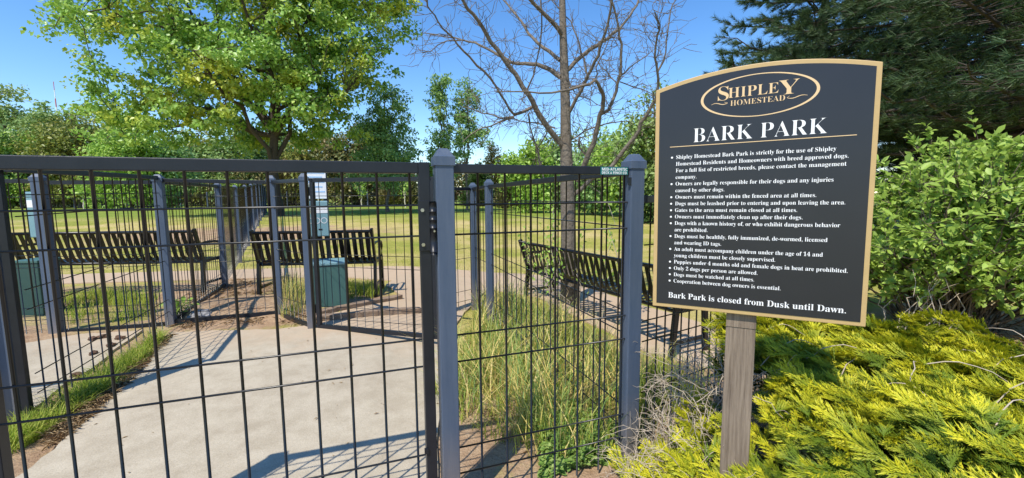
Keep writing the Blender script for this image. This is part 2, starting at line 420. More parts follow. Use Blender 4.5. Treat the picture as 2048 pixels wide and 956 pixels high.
sb = nt.nodes.new('ShaderNodeMath'); sb.operation = 'MULTIPLY_ADD'; sb.inputs[1].default_value = 1.6; sb.inputs[2].default_value = -.8
nt.links.new(nn.outputs['Fac'], sb.inputs[0])
nt.links.new(at_.outputs['Fac'], ad.inputs[0]); nt.links.new(sb.outputs[0], ad.inputs[1])
st = nt.nodes.new('ShaderNodeMapRange'); st.inputs[1].default_value = .35; st.inputs[2].default_value = .65
nt.links.new(ad.outputs[0], st.inputs[0])
fm = nt.nodes.new('ShaderNodeMix'); fm.data_type = 'RGBA'
nt.links.new(st.outputs[0], fm.inputs[0]); nt.links.new(lm.outputs[2], fm.inputs[6]); nt.links.new(em.outputs[2], fm.inputs[7])
nt.links.new(fm.outputs[2], b.inputs['Base Color'])
bp = nt.nodes.new('ShaderNodeBump'); bp.inputs['Distance'].default_value = .03; bp.inputs['Strength'].default_value = .8
nt.links.new(noise(38, 6, .7).outputs['Fac'], bp.inputs['Height']); nt.links.new(bp.outputs[0], b.inputs['Normal'])
M['terrain'] = Mx

# ------------------------------------------------------------------ ground
def blob(x, y, cx, cy, rx, ry):
    return np.clip(1.4 - np.sqrt(((x - cx) / rx) ** 2 + ((y - cy) / ry) ** 2), 0, 1)

def earth_mask(x, y):
    e = np.zeros_like(x)
    for (cx, cy, rx, ry, k) in [(-2.9, 4.5, 1.1, .8, 1.0), (-2.6, 3.0, 1.0, 1.0, .9), (-4.2, 5.6, 1.6, 1.3, .75),
                                (-.35, 2.4, .55, 1.0, 1.0), (-2.0, 5.0, .9, .9, .65), (5.5, 4.4, 1.6, 1.3, .95),
                                (.9, 4.6, .7, 1.6, .45), (1.2, 1.2, 2.2, 1.6, 1.0), (-3.2, 2.6, .9, 1.6, 1.0), (.3, 1.4, .9, .9, 1.0), (-5, 3, 2.2, 1.6, .9), (-8.0, 12.5, 5, 2.4, .8), (2.4, 2.6, 2.4, 1.8, .8), (-3, 1.5, 2, 1.6, .8),
                                (-5.6, 5.4, 1.5, .9, .7), (-10.9, 20, 1.6, 1.6, .6), (-4.6, 11, 3, 1.5, .35)]:
        e = np.maximum(e, k * blob(x, y, cx, cy, rx, ry))
    return e

def axis(parts):
    a = []
    for (s, e, st_) in parts: a += list(np.arange(s, e, st_))
    return np.array(a + [parts[-1][1]])
gx = axis([(-600, -60, 60), (-60, -12, 3), (-12, -6, .5), (-6, 3.5, .07), (3.5, 8, .2), (8, 20, 1), (20, 60, 4), (60, 600, 60)])
gy = axis([(-60, -4, 8), (-4, 0, .5), (0, 7, .07), (7, 14, .3), (14, 40, 1.5), (40, 80, 5), (80, 900, 60)])
GX, GY = np.meshgrid(gx, gy)
GZ = g(GX, GY)
em_ = earth_mask(GX, GY)
# lumpy earth mound between the paths
GZ = GZ + .10 * blob(GX, GY, -2.95, 4.75, .75, .5) + .05 * blob(GX, GY, -2.2, 4.75, .4, .5)
near = (GX > -6) & (GX < 3.5) & (GY > 0) & (GY < 7)
GZ = GZ + np.where(near, (.5 * np.sin(GX * 9.1 + 2 * np.sin(GY * 5)) * np.sin(GY * 11.3) + .5 * np.sin(GX * 23 + GY * 17)) * .008 * em_, 0)
nx_, ny_ = len(gx), len(gy)
V = np.stack([GX, GY, GZ], -1).reshape(-1, 3)
i0 = (np.arange(ny_ - 1)[:, None] * nx_ + np.arange(nx_ - 1)[None]).ravel()
T = np.concatenate([np.stack([i0, i0 + 1, i0 + nx_ + 1], 1), np.stack([i0, i0 + nx_ + 1, i0 + nx_], 1)])
to = fastmesh('ground', V, T, M['terrain'], None, True)
a = to.data.attributes.new('earth', 'FLOAT', 'POINT'); a.data.foreach_set('value', em_.ravel().astype(np.float32))
tag(to, kind='structure')

def inside(poly, x, y):
    c = np.zeros(np.shape(x), bool); n = len(poly)
    for i in range(n):
        (x0, y0), (x1, y1) = poly[i], poly[(i + 1) % n]
        k = ((y0 > y) != (y1 > y)) & (x < (x1 - x0) * (y - y0) / (y1 - y0 + 1e-12) + x0)
        c ^= k
    return c

def slab(name, poly, m_, dz=.02, step=.25):
    """a cast path that follows the ground, with a real thickness"""
    import bmesh
    bm = bmesh.new()
    vs_ = [bm.verts.new((p[0], p[1], 0)) for p in poly]
    f = bm.faces.new(vs_)
    for ax in (0, 1):
        lo = min(p[ax] for p in poly); hi = max(p[ax] for p in poly)
        k = lo + step
        while k < hi:
            no = [0, 0, 0]; no[ax] = 1; co = [0, 0, 0]; co[ax] = k
            bmesh.ops.bisect_plane(bm, geom=bm.verts[:] + bm.edges[:] + bm.faces[:], plane_co=co, plane_no=no)
            k += step
    for v in bm.verts: v.co.z = float(g(v.co.x, v.co.y)) + dz
    bmesh.ops.recalc_face_normals(bm, faces=bm.faces[:])
    if sum(f.normal.z for f in bm.faces) < 0: bmesh.ops.reverse_faces(bm, faces=bm.faces[:])
    e = [q for q in bm.edges if q.is_boundary]
    r_ = bmesh.ops.extrude_edge_only(bm, edges=e)
    for v in r_['geom']:
        if isinstance(v, bmesh.types.BMVert): v.co.z -= .15
    me = bpy.data.meshes.new(name); bm.to_mesh(me); bm.free()
    o = bpy.data.objects.new(name, me); COL.objects.link(o); me.materials.append(m_)
    return tag(o, kind='structure')

def gp(*pts): return [tuple(ground(x, y)[:2]) for x, y in pts]
def wob(poly, k=.02, sub=5):
    out = []
    for i in range(len(poly)):
        a_, b_ = np.array(poly[i]), np.array(poly[(i + 1) % len(poly)])
        for j in range(sub): out.append(tuple(a_ + (b_ - a_) * j / sub + RNG.normal(size=2) * k * (j > 0)))
    return out
PATH1 = gp((345, 668), (480, 664), (560, 662), (640, 652), (665, 628), (720, 607), (800, 592), (772, 572), (800, 552), (905, 545)) + \
        [(-.35, 6.0), (-.52, 4.9), (-.62, 4.1), (-.5, 3.0), (-.42, 2.2), (-.2, 1.2), (.3, -1.5), (-2.6, -1.5)] + gp((45, 956), (135, 880), (250, 772), (315, 706))
slab('path', wob(PATH1, .012), M['conc'], .022)
PATH2 = [tuple(ground(0, 700)[:2]), tuple(ground(160, 672)[:2]), tuple(ground(285, 664)[:2]), (-3.24, 3.3), (-2.86, 2.1), (-2.7, 1.7), (-6.5, .5), (-8, 2.5)]
slab('side_path', wob(PATH2, .012), M['conc'], .02)
PATH3 = [(-9, 5.9), (-6.2, 6.2), (-4.6, 6.35), (-3.6, 6.5), (-2.6, 6.45), (-1.55, 6.1), (-.35, 6.02), (.35, 5.5), (.75, 4.6), (1.15, 3.7), (1.7, 3.1), (2.6, 2.9),
         (2.4, 3.9), (1.9, 4.9), (1.3, 6.0), (.6, 7.0), (-.6, 7.35), (-2.4, 7.4), (-3.9, 7.3), (-6.2, 7.0), (-9, 6.8)]
slab('far_path', wob(PATH3, .02), M['conc_tan'], .018)

# ------------------------------------------------------------------ fences and gates
O = Vector((-.27, 1.70, 0)); F = Vector((.943, .332, 0)).normalized(); D = Vector((-F.y, F.x, 0))
HW = [.161, .281, .697, .811, 1.189, 1.306]     # wires below the top of the rail
def P3(p, z): return Vector((p[0], p[1], z))

def post(parent, p, ztop, w=.072, ax=F, zb=None, name='post'):
    ax = Vector(ax).normalized(); ay = Vector((-ax.y, ax.x, 0)); az = Vector((0, 0, 1))
    zb = float(g(p[0], p[1])) - .25 if zb is None else zb
    zt = ztop - .045
    b_ = MB(); b_.box((p[0], p[1], (zb + zt) / 2), (w, w, zt - zb), (ax, ay, az))
    o = b_.build(name, M['post'], parent, bevel=.004)
    c = MB(); k = w / 2 + .005; q = Vector((p[0], p[1], 0))
    lev = [(zt - .022, k), (zt + .012, k), (zt + .016, k - .006), (ztop - .006, k * .52), (ztop, k * .38)]
    V_ = []; Fs = []
    for z, h in lev:
        for sx, sy in ((-1, -1), (1, -1), (1, 1), (-1, 1)):
            V_.append(q + ax * sx * h + ay * sy * h + az * z)
    for i in range(len(lev) - 1):
        for j in range(4): Fs.append((i * 4 + j, i * 4 + (j + 1) % 4, i * 4 + 4 + (j + 1) % 4, i * 4 + 4 + j))
    Fs.append(tuple(range(len(V_) - 4, len(V_)))); Fs.append((3, 2, 1, 0))
    c.add(V_, Fs); c.build('post_cap', M['post'], o)
    return o

def wires(p0, p1, zt0, zt1, zb0, zb1, sp, r=.005, off=0, hw=HW, n=5, hoff=None, start=None):
    """the welded rods between two points, following a sloping rail"""
    p0, p1 = Vector((p0[0], p0[1], 0)), Vector((p1[0], p1[1], 0)); d = p1 - p0; L = d.length; d.normalize()
    nrm = Vector((d.y, -d.x, 0))
    b_ = MB(); s = sp * .6 if start is None else start
    while s < L - .01:
        t = s / L; q = p0 + d * s
        b_.tube([P3(q, zb0 + (zb1 - zb0) * t), P3(q, zt0 + (zt1 - zt0) * t - .02)], r, n)
        s += sp
    ho = nrm * (r * 1.6 if hoff is None else hoff)
    for h in hw:
        if zt0 - h > zb0 - .02:
            b_.tube([P3(p0, zt0 - h) + ho, P3(p1, zt1 - h) + ho], r * .78, n)
    return b_

def panel(parent, p0, p1, zt0, zt1, zb0, zb1, sp=.119, r=.005, bottom=False, hw=HW, rail=.036, start=None, n=5):
    a_, b_ = P3(p0, zt0 - rail / 2), P3(p1, zt1 - rail / 2)
    rb = MB(); rb.bar(a_, b_, rail, .036); rb.build('top_rail', M['rail'], parent, bevel=.003)
    if bottom:
        bb = MB(); bb.bar(P3(p0, zb0 + .015), P3(p1, zb1 + .015), .035, .032); bb.build('bottom_rail', M['rail'], parent)
    wires(p0, p1, zt0, zt1, zb0, zb1, sp, r, hw=hw, start=start, n=n).build('wire_mesh', M['wire'], parent, True)

def fpt(s, d=0): return O + F * s + D * d
ZR = 1.476
# front run, right of the gate
fr = thing('mesh_fence', (O.x, O.y, 0), 'nearest black wire fence panel between two slate posts, with teal maker\'s sticker', 'fence', 'wire fences')
post(fr, fpt(-1.475), 1.535); post(fr, fpt(0), 1.535); post(fr, fpt(.888), 1.535)
panel(fr, fpt(.036), fpt(.852), ZR, ZR, .02, .02, .1163, .0052, start=.104)
sk = MB(); c0 = fpt(.700, -.0205); c1 = fpt(.842, -.0205)
sk.bar(P3(c0, ZR - .0195), P3(c1, ZR - .0195), .034, .001); st_o = sk.build('maker_sticker', M['teal'], fr)
bk = MB()
for s_ in (.846,): bk.box(P3(fpt(s_, -.03), 1.41), (.012, .012, .035), (F, D, Vector((0, 0, 1))))
bk.build('bracket', M['rail'], fr)

# fonts: the built-in font's serif letters
def serif(s):
    out = ''
    for ch in s:
        if 'A' <= ch <= 'Z': out += chr(0x1D400 + ord(ch) - 65)
        elif 'a' <= ch <= 'z': out += chr(0x1D41A + ord(ch) - 97)
        elif '0' <= ch <= '9': out += chr(0x1D7CE + ord(ch) - 48)
        else: out += ch
    return out
def sansb(s):
    out = ''
    for ch in s:
        if 'A' <= ch <= 'Z': out += chr(0x1D5D4 + ord(ch) - 65)
        else: out += ch
    return out
def lettering(name, body, m_, origin, ex, ey, width=None, size=.02, offset=0, parent=None, space=1.0, linesp=1.0, sy=None, fit=None, shear=0):
    """flat raised letters; ex, ey = writing direction and up. fit = (line text) whose width is `width`"""
    def mk(t):
        cu = bpy.data.curves.new(name, 'FONT'); cu.body = t; cu.size = 1; cu.offset = offset; cu.extrude = .01
        cu.space_character = space; cu.space_line = linesp; cu.shear = shear
        o_ = bpy.data.objects.new(name, cu); COL.objects.link(o_); return o_
    sx = size
    if width is not None:
        t_ = mk(fit or body); bpy.context.view_layer.update()
        bb = [v[0] for v in t_.bound_box]; sx = width / (max(bb) - min(bb))
        bpy.data.objects.remove(t_)
    sy_ = size if sy is None else sy
    o_ = mk(body); bpy.context.view_layer.update()
    dg = bpy.context.evaluated_depsgraph_get()
    me = bpy.data.meshes.new_from_object(o_.evaluated_get(dg)); me.name = name
    bpy.data.objects.remove(o_)
    ex, ey = Vector(ex), Vector(ey); ez = ex.cross(ey).normalized(); origin = Vector(origin)
    for v in me.vertices:
        c = v.co.copy(); v.co = origin + ex * (c.x * sx) + ey * (c.y * sy_) + ez * (c.z * .03)
    me.materials.clear(); me.materials.append(m_)
    o = bpy.data.objects.new(name, me); COL.objects.link(o)
    if parent is not None: o.parent = parent; o.matrix_parent_inverse = parent.matrix_world.inverted()
    return o
UZ = Vector((0, 0, 1))
lettering('sticker_lettering', sansb('MID-ATLANTIC'), M['white'], P3(fpt(.705, -.0215), ZR - .0185), F, UZ, .132, .0175, parent=st_o)
lettering('sticker_lettering', sansb('DECK & FENCE CO.'), M['white'], P3(fpt(.705, -.0215), ZR - .0335), F, UZ, .132, .0155, parent=st_o)

# the front gate
gt = thing('wire_gate', tuple(fpt(-.06)), 'large black wire gate in the foreground hinged on the slate post', 'gate', 'wire gates')
fm_ = MB()
fm_.bar(P3(fpt(-1.38), ZR - .018), P3(fpt(-.0995), ZR - .018), .042, .042)
fm_.bar(P3(fpt(-.078), .05), P3(fpt(-.078), ZR + .004), .043, .043, F)
fm_.bar(P3(fpt(-1.40), .05), P3(fpt(-1.40), ZR + .004), .043, .043, F)
fm_.bar(P3(fpt(-1.38), .08), P3(fpt(-.0995), .08), .042, .042)
fm_.build('gate_frame', M['rail'], gt, bevel=.003)
wires(fpt(-1.38), fpt(-.103), ZR, ZR, .07, .07,   .1208, .0050, hoff=.009, start=.04, n=6).build('wire_mesh', M['wire'], gt, True)
hg = MB()
ax3 = (F, D, UZ)
hg.box(P3(fpt(-.083, -.0245), 1.235), (.045, .006, .195), ax3)
hgo = hg.build('hinge', M['rail'], gt, bevel=.001)
kn = MB()
zk = [1.325, 1.29, 1.2895, 1.258, 1.2575, 1.226, 1.2255, 1.132]
for i in range(0, 8, 2):
    kn.tube([P3(fpt(-.049, -.028), zk[i]), P3(fpt(-.049, -.028), zk[i + 1])], .0145, 12)
kn.tube([P3(fpt(-.049, -.028), 1.33), P3(fpt(-.049, -.028), 1.12)], .0115, 10)
kn.build('hinge_barrel', M['rail'], hgo, True)
for z in (1.296, 1.162):
    bo = MB(); bo.tube([P3(fpt(-.090, -.0275), z), P3(fpt(-.090, -.034), z)], .0075, 6); bo.build('bolt', M['steel'], hgo)
bo = MB(); bo.tube([P3(fpt(-.0475, -.042), 1.214), P3(fpt(-.0475, -.0435), 1.214)], .004, 8); bo.build('bolt', M['steel'], hgo)
cl_ = MB(); cl_.box(P3(fpt(-.1, -.022), .31), (.016, .012, .022), ax3); cl_.build('wire_clip', M['rail'], gt)

# right fence running away from the second post
P980, P945 = Vector((-.232, 4.34, 0)), Vector((-.45, 4.95, 0))
q2 = fpt(.888)
rf = thing('mesh_fence', (P980.x, P980.y, 0), 'black wire fence running away through tall grass beside the concrete path', 'fence', 'wire fences')
for p, zt in ((P980, 1.515), (P945, 1.50)): post(rf, p, zt, .07)
dd = (P980 - q2).normalized()
panel(rf, q2 + dd * .037, P980 - dd * .036, ZR, ZR - .018, -.02, .0, .119, .0045)
d2 = (P945 - P980).normalized()
panel(rf, P980 + d2 * .036, P945 - d2 * .036, ZR - .018, ZR - .03, 0, .02, .119, .0045)

# back line of the little yard: latch post, hinge post, earth-bank panels
P615, P545, P320, PLATCH = Vector((-1.90, 3.92, 0)), Vector((-2.43, 4.33, 0)), Vector((-3.36, 4.08, 0)), Vector((-.82, 4.55, 0))
bfx = (P545 - P320).normalized(); b2 = (P615 - P545).normalized()
bf = thing('mesh_fence', tuple(P545), 'low earth bank wire fence with slate posts in front of the bench beside the back gate', 'fence', 'wire fences')
bf['label'] = 'black wire fence with slate posts along the bare earth bank behind the path'
post(bf, P615, 1.565, .07); post(bf, P545, 1.57, .07); post(bf, P320, 1.575, .075)
panel(bf, P320 + bfx * .04, P545 - bfx * .036, 1.535, 1.52, .13, .14, .083, .0035, bottom=True)
panel(bf, P545 + b2 * .036, P615 - b2 * .036, 1.52, 1.52, .13, .12, .083, .0035, bottom=True)
lt = MB(); lt.box(P3(P615 + F * .041 + D * .0, 1.44), (.012, .02, .05), ax3); lt.build('latch', M['steel'], bf); lt = MB(); lt.box(P3(P615 + F * .041, 1.22), (.012, .02, .05), ax3)
lt.build('latch', M['steel'], bf)
lf_ = thing('mesh_fence', tuple(PLATCH), 'short wire fence piece at the far corner behind the near gate post', 'fence', 'wire fences')
post(lf_, PLATCH, 1.50, .07)
d3 = (P945 - PLATCH).normalized()
panel(lf_, PLATCH + d3 * .036, P945 - d3 * .036, ZR - .03, ZR - .03, .06, .03, .1, .004)

# the second gate, ajar
G0 = P615 + Vector((.075, .0, 0)); G1 = Vector((-.68, 3.66, 0)); gdx = (G1 - G0).normalized()
g2 = thing('wire_gate', tuple(G0), 'inner black wire gate standing ajar across the path before the green waste bin', 'gate', 'wire gates')
fm_ = MB(); zA, zB = 1.52, 1.515; bA, bB = .135, .11
fm_.bar(P3(G0, zA - .018), P3(G1, zB - .018), .036, .034)
fm_.bar(P3(G0, bA), P3(G1, bB), .036, .034)
fm_.bar(P3(G0, bA - .018), P3(G0, zA), .034, .034, gdx); fm_.bar(P3(G1, bB - .018), P3(G1, zB), .034, .034, gdx)
fm_.build('gate_frame', M['rail'], g2)
wires(G0 + gdx * .017, G1 - gdx * .017, zA, zB, bA, bB, .083, .0035).build('wire_mesh', M['wire'], g2, True)
for z in (1.40, .3):
    hg = MB(); hg.tube([P3(G0 - gdx * .03, z - .04), P3(G0 - gdx * .03, z + .04)], .012, 8); hg.build('hinge', M['rail'], g2)

# left fence of the yard
PA = Vector((-2.76, 2.33, 0))
lfx = (P320 - PA).normalized()
le = thing('mesh_fence', tuple(PA), 'black wire fence on the grassy strip dividing the two concrete paths at left', 'fence', 'wire fences')
pq = ground(36, 852); post(le, Vector((pq.x, pq.y, 0)), 1.575, .066, lfx); pq = ground(60, 852)
b_ = MB(); b_.box((pq.x, pq.y, .74), (.036, .036, 1.6), (lfx, Vector((-lfx.y, lfx.x, 0)), Vector((0, 0, 1)))); b_.build('end_stile', M['rail'], le, bevel=.003)
panel(le, PA + lfx * .04, P320 - lfx * .04, 1.535, 1.56, .03, .09, .119, .0045)
# left outer gate next to that post
PL = Vector((-4.35, 1.75, 0)); lgx = (PL - PA).normalized()
lg = thing('wire_gate', tuple(PA + lgx * .1), 'black wire gate at the left edge beside the leaning slate post', 'gate', 'wire gates')
fm_ = MB(); s0 = PA + lgx * .21; s1 = PL
fm_.bar(P3(s0, .06), P3(s0, 1.54), .05, .045, lgx); fm_.bar(P3(s0, 1.52), P3(s1, 1.52), .036, .036)
fm_.bar(P3(s0, .06), P3(s1, .06), .036, .036)
fm_.build('gate_frame', M['rail'], lg, bevel=.003)
wires(s0 + lgx * .02, s1, 1.53, 1.53, .06, .06, .119, .0045).build('wire_mesh', M['wire'], lg, True)
# back fence of the left yard
P80 = Vector((-4.30, 3.90, 0)); lbx = (P320 - P80).normalized()
lb = thing('wire_gate', tuple(P80), 'black wire gate across the left path in front of the dark green bin', 'gate', 'wire gates')
post(lb, P80, 1.58, .08, lbx)
fm_ = MB()
fm_.bar(P3(P80 + lbx * .06, 1.5), P3(P320 - lbx * .06, 1.5), .036, .034)
fm_.build('top_rail', M['rail'], lb); fm_ = MB()
fm_.bar(P3(P80 + lbx * .06, .10), P3(P320 - lbx * .06, .12), .036, .034)
fm_.build('bottom_rail', M['rail'], lb)
wires(P80 + lbx * .05, P320 - lbx * .05, 1.515, 1.515, .10, .12, .083, .0035).build('wire_mesh', M['wire'], lb, True)
lb2 = thing('mesh_fence', (-5.6, 3.6, 0), 'wire fence left of the broad slate post at the frame edge', 'fence', 'wire fences')
panel(lb2, P80 - lbx * .045, P80 - lbx * 2.2, 1.53, 1.53, .1, .1, .119, .0045)
post(lb2, P80 - lbx * 2.24, 1.58, .075, lbx)

# dividing fence between the dog runs, far into the field
P440 = Vector((-3.98, 5.8, 0)); dvx = Vector((-.475, .88, 0)).normalized()
dv = thing('mesh_fence', tuple(P440), 'long black wire fence receding into the field between the two benches', 'fence', 'wire fences')
seq = [P320 + Vector((-.0, .06, 0))] + [P440 + dvx * s_ for s_ in (0, 2.45, 4.9, 7.35, 9.8, 12.25, 14.7, 17.2, 19.7)]
for i, p in enumerate(seq):
    if i: post(dv, p, float(g(p.x, p.y)) + 1.46, .072, dvx)
for i in range(len(seq) - 1):
    a_, b_ = seq[i], seq[i + 1]; u_ = (b_ - a_).normalized()
    za, zb_ = float(g(a_.x, a_.y)), float(g(b_.x, b_.y))
    panel(dv, a_ + u_ * .036, b_ - u_ * .036, za + 1.42, zb_ + 1.42, za + .04, zb_ + .04, .083 if i < 4 else .12, .0035, n=4, bottom=i == 0)

# lower perimeter fence behind the sign
q3 = Vector((.64, 2.06, 0)); rx = Vector((math.sin(R(57)), math.cos(R(57)), 0))
sf = thing('mesh_fence', tuple(q3), 'lower black wire fence running right behind the rules sign', 'fence', 'wire fences')
panel(sf, q3, q3 + rx * 2.55, 1.345, 1.33, .02, .02, .068, .0045, hw=[.13, .24, .62, .725, .99, 1.10], start=.05)
# far perimeter fence
ff = thing('mesh_fence', (-8, 42, 0), 'distant black wire fence along the far edge of the lawn', 'fence', 'wire fences')
fx0, fx1 = Vector((-46, 40, 0)), Vector((14, 40, 0))
for k in range(25):
    p = fx0 + (fx1 - fx0) * k / 24; post(ff, p, float(g(p.x, p.y)) + 1.4, .1, (1, 0, 0))
zz = float(g(0, 40))
panel(ff, fx0, fx1, zz + 1.3, zz + 1.3, zz + .05, zz + .05, .16, .012, n=3, hw=[.15, .3, .7, .9, 1.1])

# ------------------------------------------------------------------ the sign
sa = -.49
su = Vector((math.cos(sa), math.sin(sa), 0)); sn = Vector((math.sin(sa), -math.cos(sa), 0))
tilt = .01
su2 = su * math.cos(tilt) + UZ * math.sin(tilt); sv2 = UZ * math.cos(tilt) - su * math.sin(tilt)
SB = Vector((.51, 1.515, .947))
def sp(u, v, n=0): return SB + su2 * u + sv2 * v + sn * n
sg = thing('rules_sign', (.795, 1.40, 0), 'black dog park rules sign with gold border and arched top on weathered post', 'sign')
SW, SH, RISE = .61, .761, .044
def outline(ins):
    pts_ = [(ins, ins), (SW - ins, ins)]
    Rr = ((SW / 2) ** 2 + RISE ** 2) / (2 * RISE); cy_ = SH + RISE - Rr
    for k in range(33):
        u = SW - ins - (SW - 2 * ins) * k / 32
        v = cy_ + math.sqrt((Rr - ins) ** 2 - (u - SW / 2) ** 2)
        pts_.append((u, v))
    return pts_
def slabp(pts_, n0, n1):
    k = len(pts_); b_ = MB()
    V_ = [sp(u, v, n0) for u, v in pts_] + [sp(u, v, n1) for u, v in pts_]
    b_.add(V_, [tuple(range(k, 2 * k)), tuple(reversed(range(k)))] + [(i, (i + 1) % k, k + (i + 1) % k, k + i) for i in range(k)])
    return b_
slabp(outline(0), -.019, 0).build('border', M['gold'], sg, bevel=.002)
pan = slabp(outline(.0135), -.002, .0015).build('sign_board', M['board'], sg)
b_ = MB(); pc = sp(.285, 0, -.066); b_.box((pc.x, pc.y, (.0 + .97) / 2 - .1), (.089, .089, 1.17), (su, sn, UZ))
b_.build('sign_post', M['wood'], sg, bevel=.004)
b_ = MB(); b_.box(sp(.285, .25, -.028), (.089, .018, .6), (su2, sn, sv2)); b_.build('backing_batten', M['wood'], sg)
TN = .0022
# oval with a thick-and-thin line
k = 72; b_ = MB(); V_ = []
oc, oa, ob = (.306, .708), .162, .0655
for i in range(k):
    t = 2 * PI * i / k
    wd = .0035 + .0045 * abs(math.cos(t)) ** 1.5
    for q in (0, 1):
        V_.append(sp(oc[0] + (oa - wd * q) * math.cos(t), oc[1] + (ob - (wd * .75) * q) * math.sin(t), TN))
b_.add(V_, [(2 * i, 2 * ((i + 1) % k), 2 * ((i + 1) % k) + 1, 2 * i + 1) for i in range(k)])
b_.build('oval_line', M['goldtxt'], pan)
def curve_stroke(pts_, w0, name):
    b_ = MB(); V_ = []; n_ = len(pts_)
    for i, (u, v) in enumerate(pts_):
        a0 = pts_[max(i - 1, 0)]; a1 = pts_[min(i + 1, n_ - 1)]
        dx, dy = a1[0] - a0[0], a1[1] - a0[1]; L = math.hypot(dx, dy) + 1e-9
        w = w0 * (.35 + .65 * math.sin(PI * i / (n_ - 1)))
        V_ += [sp(u - dy / L * w, v + dx / L * w, TN), sp(u + dy / L * w, v - dx / L * w, TN)]
    b_.add(V_, [(2 * i + 1, 2 * i + 3, 2 * i + 2, 2 * i) for i in range(n_ - 1)])
    return b_.build(name, M['goldtxt'], pan)
curve_stroke([(.176 + .048 * t, .692 + .0032 * math.sin(2 * PI * t) + .001 * t) for t in np.linspace(0, 1, 14)] + [(.222, .694), (.214, .6965)], .0011, 'flourish')
curve_stroke([(.392, .6945), (.386, .690)] + [(.386 + .052 * t, .689 - .0028 * math.sin(2 * PI * t) + .002 * t) for t in np.linspace(.04, 1, 14)], .0011, 'flourish')
lettering('logo_lettering', serif('S'), M['goldtxt'], sp(.190, .7025, TN), su2, sv2, .0315, .0640, parent=pan, offset=-.008)
lettering('logo_lettering', serif('HIPLE'), M['goldtxt'], sp(.2235, .7075, TN), su2, sv2, .138, .0470, parent=pan, offset=-.01)
lettering('logo_lettering', serif('Y'), M['goldtxt'], sp(.364, .700, TN), su2, sv2, .054, .0640, parent=pan, offset=-.008)
lettering('logo_lettering', serif('HOMESTEAD'), M['goldtxt'], sp(.231, .6825, TN), su2, sv2, .149, .0245, parent=pan, offset=-.012)
lettering('heading', serif('BARK PARK'), M['white'], sp(.121, .5745, TN), su2, sv2, .369, .0685, parent=pan, offset=-.014)
b_ = MB(); b_.bar(sp(.050, .5642, TN), sp(.561, .5642, TN), .0022, .0008, sv2); b_.build('gold_rule', M['goldtxt'], pan)
RULES = ['*Shipley Homestead Bark Park is strictly for the use of Shipley', 'Homestead Residents and Homeowners with breed approved dogs.',
 'For a full list of restricted breeds, please contact the management', 'company.',
 '*Owners are legally responsible for their dogs and any injuries', 'caused by other dogs.', '*Owners must remain within the fenced area at all times.',
 '*Dogs must be leashed prior to entering and upon leaving the area.', '*Gates to the area must remain closed at all times.',
 '*Owners must immediately clean up after their dogs.', '*Dogs with a known history of, or who exhibit dangerous behavior', 'are prohibited.',
 '*Dogs must be healthly, fully immunized, de-wormed, licensed', 'and wearing ID tags.', '*An adult must accompany children under the age of 14 and',
 'young children must be closely supervised.', '*Puppies under 4 months old and female dogs in heat are prohibited.',
 '*Only 2 dogs per person are allowed.', '*Dogs must be watched at all times.', '*Cooperation between dog owners is essential.']
bl = MB()
for i, t in enumerate(RULES):
    v = .5225 - .02266 * i
    if t[0] == '*':
        V_ = [sp(.0575 + .0034 * math.cos(a_), v + .0055 + .0034 * math.sin(a_), TN + .0002) for a_ in np.linspace(0, 2 * PI, 12, endpoint=False)]
        bl.add(V_, [tuple(range(12))]); t = t[1:]
    lettering('rule_line', serif(t), M['white'], sp(.070, v, TN), su2, sv2, .444, .0185, parent=pan, offset=-.006,
              fit=serif('Shipley Homestead Bark Park is strictly for the use of Shipley'))
bl.build('bullets', M['white'], pan)
lettering('closing_line', serif('Bark Park is closed from Dusk until Dawn.'), M['white'], sp(.053, .0365, TN), su2, sv2, .507, .0285, parent=pan, offset=-.004)

